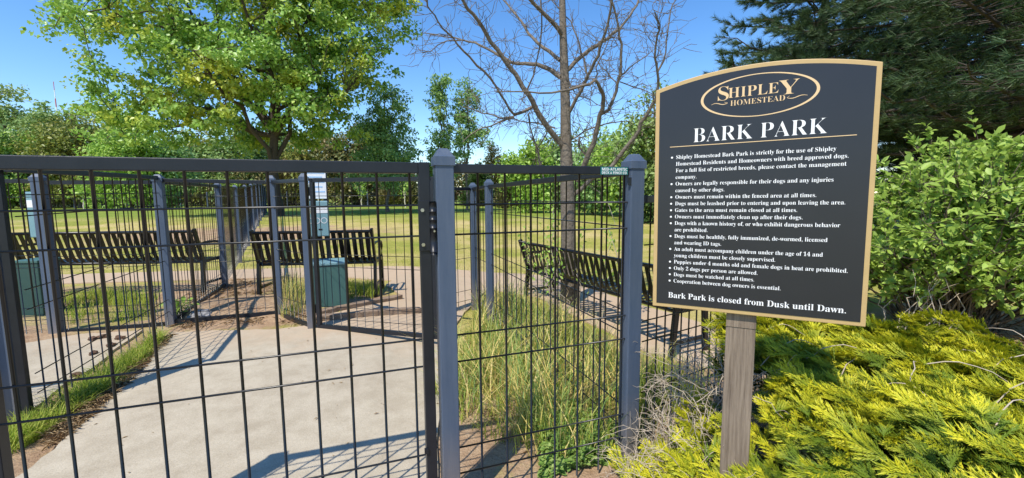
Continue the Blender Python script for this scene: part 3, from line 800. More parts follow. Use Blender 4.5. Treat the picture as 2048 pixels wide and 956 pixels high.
# ------------------------------------------------------------------ benches
def bench(pl, pr, label, n, hgt=.80, zb=None):
    """pl, pr = ends of the back's foot line, left and right seen from the yard; the seat lies beyond the back"""
    pl, pr = Vector(pl), Vector(pr); ex = (pr - pl); L = ex.length; ex.normalize(); ey = Vector((-ex.y, ex.x, 0))
    z0 = float(g((pl.x + pr.x) / 2, (pl.y + pr.y) / 2)) + .02 if zb is None else zb
    k = hgt / .80
    t = thing('park_bench', (pl.x, pl.y, z0), label, 'bench', 'black slat benches')
    def q(s, y, z): return pl + ex * s + ey * (y * k) + UZ * (z0 + z * k - 0) - UZ * pl.z
    prof = [(-.10, .80), (-.075, .72), (-.04, .60), (-.01, .50), (.03, .435), (.09, .405), (.2, .40), (.33, .415), (.41, .42), (.445, .405), (.455, .37)]
    bs, ss = MB(), MB()
    for i in range(n):
        s = .06 + (L - .12) * i / (n - 1); w = .026
        for (lo, hi, mb) in ((0, 5, bs), (4, 11, ss)):
            pr_ = prof[lo:hi]; V_ = []; nn_ = len(pr_)
            for (y, z) in pr_:
                for (dw, dt) in ((-w, 0), (w, 0), (w, .007), (-w, .007)): V_.append(q(s + dw, y + dt * .8, z - dt * .5))
            Fs = []
            for j in range(nn_ - 1):
                for c in range(4): Fs.append((j * 4 + c, j * 4 + (c + 1) % 4, j * 4 + 4 + (c + 1) % 4, j * 4 + 4 + c))
            Fs.append((0, 1, 2, 3)); Fs.append(tuple(range(nn_ * 4 - 1, nn_ * 4 - 5, -1)))
            mb.add(V_, Fs)
    bs.build('backrest', M['bench'], t); ss.build('seat', M['bench'], t)
    rl = MB(); rl.tube([q(0, -.10, .80), q(L, -.10, .80)], .019, 8); rl.build('top_rail', M['bench'], t, True)
    rl = MB(); rl.tube([q(0, .05, .40), q(L, .05, .40)], .017, 8); rl.tube([q(0, .40, .395), q(L, .40, .395)], .017, 8); rl.build('seat_rail', M['bench'], t, True)
    for s in (.0, L):
        e = MB()
        e.bar(q(s, -.1, .83), q(s, .04, .40), .03, .05, ex); e.bar(q(s, .04, .41), q(s, .41, .41), .03, .04, ex)
        e.build('end_frame', M['bench'], t)
        e = MB(); e.bar(q(s, .0, .12), q(s, .42, .12), .02, .03, ex); e.build('stretcher', M['bench'], t)
        e = MB(); e.bar(q(s, .03, .42), q(s, -.02, -.03), .035, .05, ex); e.build('leg', M['bench'], t)
        e = MB(); e.bar(q(s, .41, .41), q(s, .44, -.03), .035, .05, ex); e.build('leg', M['bench'], t)
        e = MB(); e.tube([q(s, -.05, .63), q(s, .1, .645), q(s, .3, .64), q(s, .42, .62), q(s, .455, .56), q(s, .44, .41)], .016, 8); e.build('armrest', M['bench'], t, True)
    return t
bench((-3.10, 5.12, 0), (-1.72, 5.26, 0), 'black slat bench on the earth bank behind the green waste bin', 17, .81)
bench((-6.15, 5.25, 0), (-4.0, 5.42, 0), 'black slat bench at left beyond the divided yard, near the dark green bin', 26, .81)
bench((.19, 5.62, 0), (1.36, 3.50, 0), 'black slat bench beside the bare tree, running behind the rules sign', 28, .77, -.03)

# ------------------------------------------------------------------ waste stations
def station(c, yaw, label, zb, wb, hb, dispz, dispw, disph, signz, bm_, rings, dy=0, dx=0):
    c = Vector(c); ex = Vector((math.cos(yaw), math.sin(yaw), 0)); ey = Vector((-ex.y, ex.x, 0)); A = (ex, ey, UZ)
    t = thing('waste_station', (c.x, c.y, zb), label, 'waste station', 'dog waste stations')
    b_ = MB(); pc_ = c + ey * (wb * .6 + .03)
    b_.box((pc_.x, pc_.y, (zb - .2 + signz[1]) / 2), (.045, .045, signz[1] - zb + .2), A); b_.build('pole', M['rail'], t)
    b_ = MB(); b_.box((c.x, c.y, zb + hb / 2 + .02), (wb, wb, hb), A); bo_ = b_.build('bin', bm_, t, bevel=.008)
    b_ = MB(); b_.box((c.x, c.y, zb + hb + .035), (wb + .02, wb + .02, .03), A); b_.build('lid', M['disp'] if bm_ is M['bin'] else M['bin'], bo_, bevel=.006)
    dc = pc_ - ey * .075 + ex * dx
    b_ = MB(); b_.box((dc.x, dc.y, dispz + disph / 2), (dispw, .10, disph), A); do = b_.build('bag_dispenser', M['disp'], t, bevel=.01)
    fc = dc - ey * .0515
    b_ = MB(); b_.box((fc.x, fc.y, dispz + disph * .74), (dispw * .96, .002, disph * .16), A); b_.build('label_strip', M['white'], do)
    if rings:
        for k_ in (-1, 0, 1):
            cc = fc + ex * k_ * dispw * .29; V_ = []; n_ = 18; b_ = MB()
            for i in range(n_):
                a_ = 2 * PI * i / n_
                for r_ in (dispw * .135, dispw * .11):
                    V_.append(P3(cc + ex * r_ * math.cos(a_) - ey * .001, dispz + disph * .45 + r_ * math.sin(a_)))
            b_.add(V_, [(2 * i, 2 * ((i + 1) % n_), 2 * ((i + 1) % n_) + 1, 2 * i + 1) for i in range(n_)]); b_.build('ring_mark', M['white'], do)
        b_ = MB(); b_.box((fc + ex * dispw * .12)[:2] + (dispz + disph * .2,), (.04, .004, .014), A); b_.build('bag_slot', M['rail'], do)
    if signz[1] - signz[0] > .05:
        sc_ = pc_ - ey * .028 + ex * dx
        b_ = MB(); b_.box((sc_.x, sc_.y, (signz[0] + signz[1]) / 2), (.22, .006, signz[1] - signz[0]), A); so_ = b_.build('notice', M['white'], t, bevel=.002)
        for k_ in range(5):
            z_ = signz[1] - .03 - k_ * .055
            b_ = MB(); b_.box((sc_ - ey * .004)[:2] + (z_,), (.19 - .05 * (k_ % 2), .002, .014 if k_ else .03), A); b_.build('print_line', M['bluish'], so_)
    return t
station((-2.06, 4.72, 0), R(22), 'teal waste station with white notice and green bin behind the inner gate', .06, .34, .53, .905, .25, .40, (1.33, 1.66), M['bin'], True, dx=-.10)
station((-5.19, 4.6, 0), R(3), 'dark green waste bin with pale teal dispenser in the left yard', .07, .24, .58, .93, .16, .50, (1.6, 1.62), M['bin2'], False, dx=-.02)

# timbers, rock, clods
for (a_, b__, lab, w_) in (((628, 636), (802, 600), 'grey weathered timber lying farther behind the inner gate', .075),
                           ((622, 648), (842, 628), 'brown weathered timber lying just behind the inner gate', .085)):
    p, q = ground(*a_), ground(*b__); t = MB()
    n_ = 9; d_ = (q - p).normalized(); s_ = Vector((-d_.y, d_.x, 0))
    for i in range(1):
        V_ = []
        for j in range(n_):
            c = p.lerp(q, j / (n_ - 1)); c.z = g(c.x, c.y)
            jt = RNG.normal(size=8) * .005
            for m_, (sx, sz) in enumerate(((-1, 0), (1, 0), (1, 1), (-1, 1))):
                V_.append(c + s_ * (sx * w_ / 2 + jt[m_]) + UZ * (.012 + sz * w_ * .75 + jt[m_ + 4]))
        Fs = [(j * 4 + c, j * 4 + (c + 1) % 4, j * 4 + 4 + (c + 1) % 4, j * 4 + 4 + c) for j in range(n_ - 1) for c in range(4)]
        t.add(V_, Fs + [(3, 2, 1, 0), tuple(range(n_ * 4 - 4, n_ * 4))])
    tag(t.build('timber', M['timber'], None, bevel=.006), lab, 'timber', 'loose timbers')

def lump(name, c, r, m_, sq=.6, seed=0, k=.25):
    import bmesh
    bm = bmesh.new(); bmesh.ops.create_icosphere(bm, subdivisions=3, radius=1)
    rg = np.random.default_rng(seed); ph = rg.uniform(0, 6, 9)
    for v in bm.verts:
        p = v.co; d_ = 1 + k * (math.sin(3 * p.x + ph[0]) * math.sin(3.3 * p.y + ph[1]) + .5 * math.sin(6 * p.z + ph[2] + 4 * p.x) + .3 * math.sin(11 * p.y + ph[3] + 7 * p.x))
        v.co = Vector((p.x * r[0], p.y * r[1], p.z * r[2])) * d_
    me = bpy.data.meshes.new(name); bm.to_mesh(me); bm.free(); me.materials.append(m_)
    o = bpy.data.objects.new(name, me); COL.objects.link(o); o.location = c; o.rotation_euler.z = rg.uniform(0, 6)
    return o
p = ground(401, 640); tag(lump('rock', p + UZ * .03, (.12, .10, .07), M['rock'], seed=3), 'grey rock at the foot of the bare earth bank', 'rock')
cl0 = None
for i, (x, y, r_) in enumerate([(186, 684, .03), (205, 680, .035), (214, 679, .022), (240, 682, .033), (223, 697, .03), (187, 713, .025), (154, 757, .028), (272, 752, .03)]):
    p = ground(x, y)
    tag(lump('dirt_clod', p + UZ * .03, (r_ * 1.2, r_, r_ * .6), M['clod'], seed=20 + i), 'small brown clod of dirt on the left path or its grassy edge', 'clod', 'brown clods on the path')

# ------------------------------------------------------------------ trees
def tubes(segs, name, m_, parent, n=5):
    b_ = MB()
    for P_, r_ in segs: b_.tube(P_, r_, n if max(np.atleast_1d(r_)) > .02 else 4, cap=False)
    return b_.build(name, m_, parent, True)

def bez(p0, p1, sag=0, k=6, jit=0):
    p0, p1 = np.array(p0, float), np.array(p1, float); L = np.linalg.norm(p1 - p0)
    t = np.linspace(0, 1, k)[:, None]
    P_ = p0 + (p1 - p0) * t
    P_[:, 2] += sag * L * np.sin(PI * t[:, 0])
    if jit: P_[1:-1] += RNG.normal(size=(k - 2, 3)) * jit * L
    return P_

def broadleaf(name, base, height, ells, label, cat, leaf, lm, bark, ncl=200, per=60, clr=.6, trunk_r=.2, limbs=9, group=None, fork=.3, flat=.7, shell=.55, tpl=LEAF4, asp=.6, face=None, lean=0):
    """ells: list of (offset centre, radii) that make up the crown"""
    base = np.array(base, float)
    t = thing(name, tuple(base), label, cat, group)
    seg = []; top = base + np.array([lean, 0, height * .8])
    tr = bez(base - [0, 0, .3], top, 0, 9, .012)
    rad = np.linspace(1, .25, 9) * trunk_r; rad[0] *= 1.35
    seg.append((tr, rad))
    wts = np.array([e[1][0] * e[1][1] * e[1][2] for e in ells]) ** .8; wts /= wts.sum()
    nodes = [tr[i] for i in range(3, 9)]
    for k in range(limbs):
        e = ells[RNG.choice(len(ells), p=wts)]
        d_ = rdir(1)[0]; d_[2] = abs(d_[2]) * .6 - .1
        tgt = base + np.array(e[0]) + d_ * np.array(e[1]) * .8
        s_ = RNG.uniform(fork, .85); i_ = int(s_ * 8); p0 = tr[i_]
        if tgt[2] < p0[2] - .1 * height: p0 = tr[max(2, i_ - 3)]
        L_ = bez(p0, tgt, .08, 8, .03)
        seg.append((L_, np.linspace(.45, .08, 8) * trunk_r)); nodes += [L_[j] for j in range(2, 8)]
    nodes = np.array(nodes)
    C_ = Cloud()
    ks = RNG.choice(len(ells), size=ncl, p=wts)
    for k in ks:
        e = ells[k]
        d_ = rdir(1)[0]; rr_ = RNG.uniform(shell, 1.0) if RNG.random() < .75 else RNG.uniform(.1, shell)
        c = base + np.array(e[0]) + d_ * np.array(e[1]) * rr_
        dist = np.linalg.norm(nodes - c, axis=1); p0 = nodes[dist.argmin()]
        tw = bez(p0, c, .06, 5, .05); seg.append((tw, np.linspace(.09, .03, 5) * trunk_r))
        out = unit(c - base - np.array([0, 0, height * .5]))
        m_ = int(per * RNG.uniform(.6, 1.3)); cr = clr * RNG.uniform(.65, 1.25)
        off = rdir(m_) * (RNG.random(m_) ** .45)[:, None] * cr; off[:, 2] *= flat
        # a part of the leaves follow the twig itself
        q = RNG.random(m_) < .25
        off[q] = (tw[RNG.integers(1, 5, q.sum())] - c) + rdir(q.sum()) * cr * .25
        nrm = unit(rdir(m_) * .8 + np.array([0, -.15, .75]) + out * .35)
        dr = unit(rdir(m_) + np.array([0, 0, -.35]) + out * .4)
        lv = leaf * RNG.uniform(.65, 1.3, m_)
        C_.add(*scatter(tpl, c + off, dr, nrm, lv, lv * asp))
    tubes(seg, 'trunk', bark, t, 7)
    C_.build('crown', lm, t)
    return t

def conifer(name, base, height, rad, label, cat, lm, bark, n=900, spr=.5, group=None, trunk_r=.12, per=26, low=.06):
    base = np.array(base, float); t = thing(name, tuple(base), label, cat, group)
    seg = [(bez(base - [0, 0, .2], base + [0, 0, height], 0, 6), np.linspace(1, .1, 6) * trunk_r)]
    C_ = Cloud()
    for k in range(n):
        h_ = 1 - math.sqrt(RNG.uniform(0, 1)) * (1 - low); a_ = RNG.uniform(0, 2 * PI)
        r_ = rad * (1 - h_) ** .75 * RNG.uniform(.25, 1.08) + .05
        c = base + np.array([math.cos(a_) * r_, math.sin(a_) * r_, h_ * height])
        if k % 5 == 0: seg.append((np.array([base + [0, 0, (h_ - .02) * height], c]), np.array([.2, .06]) * trunk_r))
        out = np.array([math.cos(a_), math.sin(a_), .35])
        off = rdir(per) * spr * RNG.random((per, 1)); dr = unit(out + rdir(per) * .7)
        lv = spr * RNG.uniform(.3, .7, per)
        C_.add(*scatter(LEAF4, c + off, dr, rdir(per), lv, lv * .3))
    tubes(seg, 'trunk', bark, t, 6); C_.build('crown', lm, t)
    return t

def gz(x, y): return (x, y, float(g(x, y)))
# the big spreading tree
broadleaf('maple_tree', gz(-11.0, 20.0), 13, [((-.6, 0, 6.0), (4.6, 3.8, 2.6)), ((-3.6, -.8, 7.6), (4.6, 3.8, 2.4)), ((2.2, -.3, 7.4), (4.0, 3.6, 2.2)), ((-1.6, .2, 10.4), (6.2, 5.2, 3.0)),
          ((2.8, 0, 10), (4.6, 4.4, 2.6)), ((-6.9, -.4, 8.6), (2.5, 2.0, .8)), ((5.6, 0, 9.2), (1.8, 1.6, 1.3)), ((-5.2, -1.4, 4.9), (2.4, 2.0, 1.3)), ((-2.2, -2.5, 4.3), (3.2, 1.6, 1.2)), ((2.6, -1, 5.0), (2.3, 2.0, 1.3)), ((-4.2, -1.5, 3.6), (2.6, 1.8, .9)), ((1.2, 1.5, 4.0), (2.8, 1.5, .9)), ((-1.5, 1.5, 3.6), (2.8, 1.5, .8)), ((.2, -3.2, 6), (3, 1.2, 1.4))],
          'big spreading leafy tree rising behind the gate, filling the upper left', 'tree', .175, M['maple'], M['bark_pine'], ncl=820, per=86, clr=.58, trunk_r=.25, limbs=26, fork=.3, flat=.55, asp=.75)

# light upright trees right of it
broadleaf('poplar_tree', gz(-6.9, 24), 7.8, [((0, 0, 3.4), (1.9, 1.6, 2.2)), ((.2, 0, 5.6), (1.3, 1.1, 1.7)), ((-.8, 0, 4.6), (1.2, 1, 1.2)), ((-.4, 0, 2.2), (2.3, 1.7, 1.2))], 'pale leafy tree with a bare twiggy top right of the big tree', 'tree', .17, M['poplar'], M['bark_grey'], ncl=300, per=46, clr=.42, trunk_r=.10, limbs=10, group='slender trees')
broadleaf('poplar_tree', gz(-4.05, 25), 9.0, [((0, 0, 3.6), (.9, .9, 1.6)), ((-.05, 0, 6.6), (.75, .7, 1.9)), ((-.5, 0, 2.4), (1.3, 1, 1.0))], 'tallest slender pale green tree just left of the near gate post', 'tree', .16, M['poplar'], M['bark_grey'], ncl=150, per=44, clr=.36, trunk_r=.09, limbs=9, group='slender trees')
broadleaf('poplar_tree', gz(-2.7, 25.5), 8.6, [((0, 0, 6.2), (.85, .8, 1.7)), ((-.2, 0, 4.3), (.9, .8, 1.4)), ((.9, 0, 4.4), (1.0, .6, .6))], 'slender pale green tree with bare lower stem above the near gate post', 'tree', .16, M['poplar'], M['bark_grey'], ncl=120, per=42, clr=.36, trunk_r=.08, limbs=9, group='slender trees', lean=.2)
# woods around the field
far = [  # px x, distance, height, half width, material, label
    (30, 52, 15.0, 5.0, 'far_green', 'tall dull green tree at the far left edge of the woods'),
    (118, 50, 12.6, 3.8, 'far_green', 'tall rounded tree beside the thin radio mast'),
    (-40, 40, 9.5, 4.5, 'far_green', 'bushy green tree cut by the left frame edge'),
    (60, 42, 7.8, 3.6, 'lime', 'low yellow green tree in front of the far left woods'),
    (165, 40, 9.4, 3.8, 'olive', 'olive brown bushy tree left of the big spreading tree'),
    (265, 32, 7.2, 2.8, 'lime', 'bright lime green young tree under the left boughs of the big tree'),
    (335, 34, 6.6, 2.8, 'poplar', 'pale green bushy tree under the big tree at left'),
    (235, 48, 10.4, 3.6, 'far_green', 'dull green tree behind the bright lime young tree'),
    (640, 46, 8.6, 3.6, 'olive', 'olive green bushy tree right of the big trunk'),
    (715, 42, 8.2, 3.4, 'cedar', 'golden brown evergreen behind the pale leafy tree'),
    (480, 44, 8.4, 3.6, 'far_green', 'dark green bushy tree behind the big trunk at left'),
    (410, 46, 8.6, 3.8, 'olive', 'olive tree in the shade behind the big tree'),
    (1062, 24, 4.2, 1.6, 'lime', 'yellow green young tree directly left of the bare tree'),
    (1185, 21, 4.2, 1.6, 'poplar', 'pale green leafy tree directly right of the bare trunk'),
    (1110, 30, 5.6, 2.2, 'far_green', 'green tree far behind the bare trunk'),
    (1255, 19, 4.3, 1.5, 'lime', 'yellow green leafy tree above the second slate post'),
    (1300, 16, 5.2, 1.5, 'far_green', 'green leafy tree hugging the left edge of the rules sign'),
    (560, 50, 9.0, 3.8, 'far_green', 'green tree directly behind the big trunk'),
    (1225, 34, 5.0, 2.6, 'far_green', 'dull tree far behind the second slate post'),
]
for (x, Y, h_, hw_, mk_, lab) in far:
    X = (x - 1024) / 850 * Y; b0 = gz(X, Y); k_ = Y / 40
    broadleaf('woodland_tree', b0, h_ * 1.12, [((0, 0, h_ * .42), (hw_, hw_ * .8, h_ * .36)), ((hw_ * .25, -.3, h_ * .72), (hw_ * .7, hw_ * .7, h_ * .27)), ((-hw_ * .45, -.4, h_ * .55), (hw_ * .6, hw_ * .6, h_ * .26)), ((0, -hw_ * .4, h_ * .2), (hw_ * .9, hw_ * .5, h_ * .18))],
              lab, 'tree', .27 * k_ + .05, M[mk_], M['bark'], ncl=int(110 + 32 * hw_), per=38, clr=.72 * k_ + .2, trunk_r=.04 * h_ / 2, limbs=8, group='trees around the field', fork=.2)
con = [(990, 38, 5.4, 1.9, 'cedar', 'small dark cedar on the skyline left of the bare tree'), (960, 36, 3.6, 1.5, 'hedge', 'dark squat evergreen right of the near gate post'),
       (800, 38, 4.6, 1.8, 'cedar', 'brown tinged cedar below the slender trees'), (880, 42, 5.0, 1.9, 'cedar', 'brown green cedar directly behind the near gate post'),
       (1030, 33, 3.8, 1.4, 'cedar', 'small brownish cedar nearest the bare tree at left'), (570, 44, 4.8, 2.0, 'cedar', 'brown cedar right behind the big trunk')]
for (x, Y, h_, hw_, mk_, lab) in con:
    conifer('cedar_tree', gz((x - 1024) / 850 * Y, Y), h_, hw_, lab, 'tree', M[mk_], M['bark'], n=420, spr=.45, group='cedars beyond the field')

# brush along the far fence: one uncountable mass
C_ = Cloud(); n_ = 2600
for k in range(n_):
    X = RNG.uniform(-52, 16); Y = 43 + RNG.uniform(0, 5) + 2 * math.sin(X * .3); h_ = RNG.uniform(.1, 1) ** .8 * (2.6 + .9 * math.sin(X * .9) + .6 * math.sin(X * 2.3 + 1))
    c = np.array([X, Y, float(g(X, Y)) + h_]); m_ = 18
    C_.add(*scatter(LEAF4, c + rdir(m_) * .5, unit(rdir(m_) + [0, -.2, .3]), unit(rdir(m_) + [0, -.4, .6]), .34 * RNG.uniform(.6, 1.3, m_), .2))
tag(C_.build('brush', M['cedar'], None), 'mass of brownish green brush behind the far fence', 'brush', kind='stuff')
C_ = Cloud()
for k in range(900):
    X = RNG.uniform(2.5, 26); Y = 26 + RNG.uniform(0, 4) + .25 * X; h_ = RNG.uniform(.05, 1) * (3.0 + .8 * math.sin(X * .8))
    c = np.array([X, Y, float(g(X, Y)) + h_]); m_ = 22
    C_.add(*scatter(LEAF4, c + rdir(m_) * .55, unit(rdir(m_) + [0, -.2, .3]), unit(rdir(m_) + [0, -.4, .6]), .24 * RNG.uniform(.6, 1.3, m_), .15))
tag(C_.build('thicket', M['hedge'], None), 'dark green thicket beyond the lawn at right', 'thicket', kind='stuff')
# clipped green hedge left of the sign
h0 = thing('hedge', gz(4.6, 15.5), 'dark green clipped hedge across the lawn beside the sign\'s left edge', 'hedge')
C_ = Cloud(); m_ = 5200
P_ = np.stack([4.3 + RNG.uniform(-.2, 3.5, m_), 15.5 + RNG.uniform(-.5, .7, m_), RNG.uniform(.15, 1.75, m_)], 1)
C_.add(*scatter(LEAF4, P_, rdir(m_), unit(rdir(m_) + [0, -.6, .5]), .13, .09)); C_.build('foliage', M['hedge'], h0)

# newly planted saplings with pale trunks
sap = [(172, 34, 2.6), (255, 34, 2.4), (325, 35, 2.6), (474, 36, 2.2), (640, 34, 2.6), (812, 33, 2.3), (725, 36, 2.3)]
slab_ = ['leftmost pale trunked sapling on the far lawn', 'pale trunked sapling second from the left on the far lawn', 'pale trunked sapling by the slate post of the earth bank', 'pale trunked sapling just left of the big tree trunk',
         'pale trunked sapling right beside the waste station notice', 'rightmost pale trunked sapling near the hinge', 'pale trunked sapling halfway between waste notice and hinge']
for (x, Y, h_), lab in zip(sap, slab_):
    b0 = gz((x - 1024) / 850 * Y, Y)
    broadleaf('sapling', b0, h_, [((0, 0, h_ * .72), (.5, .5, h_ * .34))], lab, 'sapling', .16, M['lime'], M['stake'], ncl=26, per=14, clr=.26, trunk_r=.06, limbs=4, group='saplings along the far fence', fork=.55)
# radio mast
p = at(118, 262, 90)
ms = thing('radio_mast', (p.x, p.y, .5), 'thin red and white radio mast above the left woods', 'mast')
for i in range(6):
    a0, a1 = at(119 + (5 - i) * -0.2, 265 - i * 17, 90), at(119, 265 - (i + 1) * 17, 90)
    b_ = MB(); b_.tube([(p.x, p.y, a0.z if i else .5), (p.x, p.y, a1.z)], .16 - .02 * i, 6)
    b_.build('mast_section', mat('mast_red', (.5, .12, .1), .5) if i % 2 else M['white'], ms)

# ------------------------------------------------------------------ the bare tree, limb by limb
bt = thing('bare_tree', gz(.74, 5.25), 'leafless grey tree with spreading crooked limbs beside the right bench', 'tree')
def zp(x, y): return (840 + x * .35556, y * .35556)
BY = 5.25
LIMBS = [  # zoomed photo points, start and end half-thickness, depth drift
 ([(820, 850), (760, 770), (700, 690), (650, 610), (610, 530), (540, 420), (470, 330), (400, 240), (350, 150), (300, 80), (250, 20), (215, -60), (190, -160)], 17, 5, -.9),
 ([(640, 595), (590, 625), (530, 645), (480, 570), (430, 490), (360, 400), (280, 320), (210, 250), (150, 180), (100, 120), (60, 60), (40, 0), (20, -90)], 9, 3, -1.2),
 ([(600, 510), (640, 420), (670, 280), (685, 150), (680, 0), (690, -120)], 6, 2.5, -.3),
 ([(790, 435), (730, 390), (660, 362), (590, 357), (510, 350), (440, 310), (380, 275), (310, 240), (240, 225), (160, 210), (20, 185)], 13, 2.5, .6),
 ([(250, 225), (150, 230), (60, 290), (15, 300)], 4, 2, .2),
 ([(790, 340), (730, 290), (660, 240), (610, 190), (570, 120), (520, 60), (470, 0), (430, -90)], 11, 4, .9),
 ([(800, 200), (760, 140), (700, 80), (640, 20), (600, -40), (560, -150)], 13, 6, -.5),
 ([(820, 400), (870, 350), (930, 300), (1000, 255), (1060, 215), (1120, 165), (1180, 90), (1220, 30), (1250, -60)], 13, 5, .7),
 ([(835, 640), (880, 550), (920, 480), (940, 430), (980, 350), (1010, 270), (1040, 190), (1065, 90), (1080, 0), (1085, -120)], 10, 5, -.7),
 ([(945, 430), (930, 370), (905, 300), (880, 200), (850, 120), (800, 70), (740, 0), (700, -60)], 5.5, 2.5, .2),
 ([(880, 1020), (920, 940), (950, 860), (990, 740), (1010, 650), (1030, 580), (1030, 530), (1010, 490), (985, 450), (920, 480), (840, 505), (740, 522), (600, 515), (430, 515)], 16, 2.5, -.9),
 ([(1010, 645), (1060, 620), (1090, 550), (1110, 470), (1130, 370), (1135, 250), (1120, 170), (1100, 80), (1080, 10), (1060, -80)], 10, 4, -.4),
 ([(1125, 430), (1180, 380), (1250, 330), (1300, 290)], 4.5, 2, .2),
 ([(1125, 460), (1200, 490), (1290, 520), (1325, 545)], 3.5, 2, .2),
 ([(860, 1100), (960, 1010), (1080, 935), (1150, 840), (1210, 770), (1240, 690), (1290, 620), (1325, 560), (1340, 480), (1335, 400), (1320, 320), (1335, 200), (1350, 140), (1320, 70)], 13, 3, -.8),
 ([(1335, 410), (1370, 340), (1385, 250), (1395, 170), (1410, 60), (1440, 0)], 5, 2.5, 0),
 ([(1240, 690), (1290, 650), (1330, 625), (1390, 560)], 5, 2.5, .1),
 ([(835, 790), (880, 770), (920, 740), (1000, 710), (1080, 690), (1160, 680), (1200, 700)], 5, 2.5, .6),
 ([(900, 770), (895, 830), (930, 870)], 6, 5, 0),
 ([(530, 655), (450, 665), (380, 640), (320, 625), (240, 600)], 5, 2, .2), ([(530, 660), (440, 690), (350, 720), (280, 760), (240, 800)], 5, 2, -.2),
 ([(760, 720), (640, 690), (560, 680), (500, 660)], 4.5, 2, .5), ([(610, 640), (620, 720), (640, 790), (680, 930)], 4.5, 3, 0),
 ([(720, 730), (690, 790), (650, 850), (660, 930)], 4, 2, .2), ([(840, 480), (880, 540), (960, 560), (1030, 600)], 4, 2, .4), ([(700, 1010), (670, 900), (660, 820), (620, 760)], 4, 2, .4),
 ([(985, 450), (990, 380), (1040, 280), (1080, 180)], 4, 2, -.2), ([(1110, 470), (1050, 400), (1000, 350)], 3.5, 2, .3),
]
seg = []
PXM = .35556 * BY / 850
trunk = [(842, 1685), (836, 1500), (835, 1300), (830, 1100), (825, 940), (820, 760), (818, 600), (812, 400), (805, 200), (800, 0), (795, -150), (790, -350)]
tp = np.array([at(*zp(*q), BY) for q in trunk]); tp[0] = [tp[0][0], BY, float(g(tp[0][0], BY)) - .1]
seg.append((tp, np.array([56, 44, 42, 40, 36, 30, 27, 24, 20, 17, 14, 9]) * PXM))
def twigs(P_, r0, n, depth=0):
    for _ in range(n):
        i = RNG.integers(1, len(P_)); a_ = P_[i - 1] + (P_[i] - P_[i - 1]) * RNG.random()
        d_ = unit(P_[i] - P_[i - 1]); dn = unit(d_ * .5 + rdir(1)[0] * .9 + np.array([0, 0, .25])); L_ = RNG.uniform(.12, .5) * (.55 if depth else 1)
        q = bez(a_, a_ + dn * L_, RNG.uniform(-.12, .12), 4, .05)
        seg.append((q, np.linspace(max(r0 * .4, .0032), .0018, 4)))
        if depth == 0: twigs(q, r0 * .4, 2, 1)
for pts_, r0, r1, dr_ in LIMBS:
    k = len(pts_)
    P_ = np.array([at(*zp(*q), BY + dr_ * (j / (k - 1)) * (1 if k > 5 else .5)) for j, q in enumerate(pts_)])
    # finer bends
    Q = [P_[0]]
    for j in range(k - 1):
        Q.append((P_[j] + P_[j + 1]) / 2 + RNG.normal(size=3) * .008); Q.append(P_[j + 1])
    Q = np.array(Q); r_ = np.linspace(r0, r1, len(Q)) * PXM
    seg.append((Q, r_)); twigs(Q, r1 * PXM, int(len(Q) * 1.3) + 2)
tubes(seg, 'trunk', M['bark_grey'], bt, 8)

# leafy shoots at its foot
sh = thing('leafy_shoots', gz(.95, 5.0), 'thin leafy green shoots growing through the bench by the bare trunk', 'shrub')
seg = []; C_ = Cloud()
for k in range(16):
    x0 = RNG.uniform(1040, 1260); y1 = RNG.uniform(390, 520); Y = RNG.uniform(4.3, 5.4)
    p1 = np.array(at(x0 + RNG.uniform(-30, 30), y1, Y)); p0 = np.array([p1[0] * .8 + .16, Y, float(g(p1[0], Y)) - .02])
    P_ = bez(p0, p1, .05, 7, .04); seg.append((P_, np.linspace(.006, .002, 7)))
    m_ = 26; j = RNG.uniform(.35, 1, m_) * 5.9
    q = np.array([P_[int(v)] + (P_[min(int(v) + 1, 6)] - P_[int(v)]) * (v % 1) for v in j]) + rdir(m_) * .06
    C_.add(*scatter(LEAF8, q, unit(rdir(m_) + [0, 0, .2]), unit(rdir(m_) * .7 + [0, -.2, .8]), .055 * RNG.uniform(.6, 1.3, m_), .03))
tubes(seg, 'stem', M['twig'], sh, 4); C_.build('leaves', M['lime'], sh)

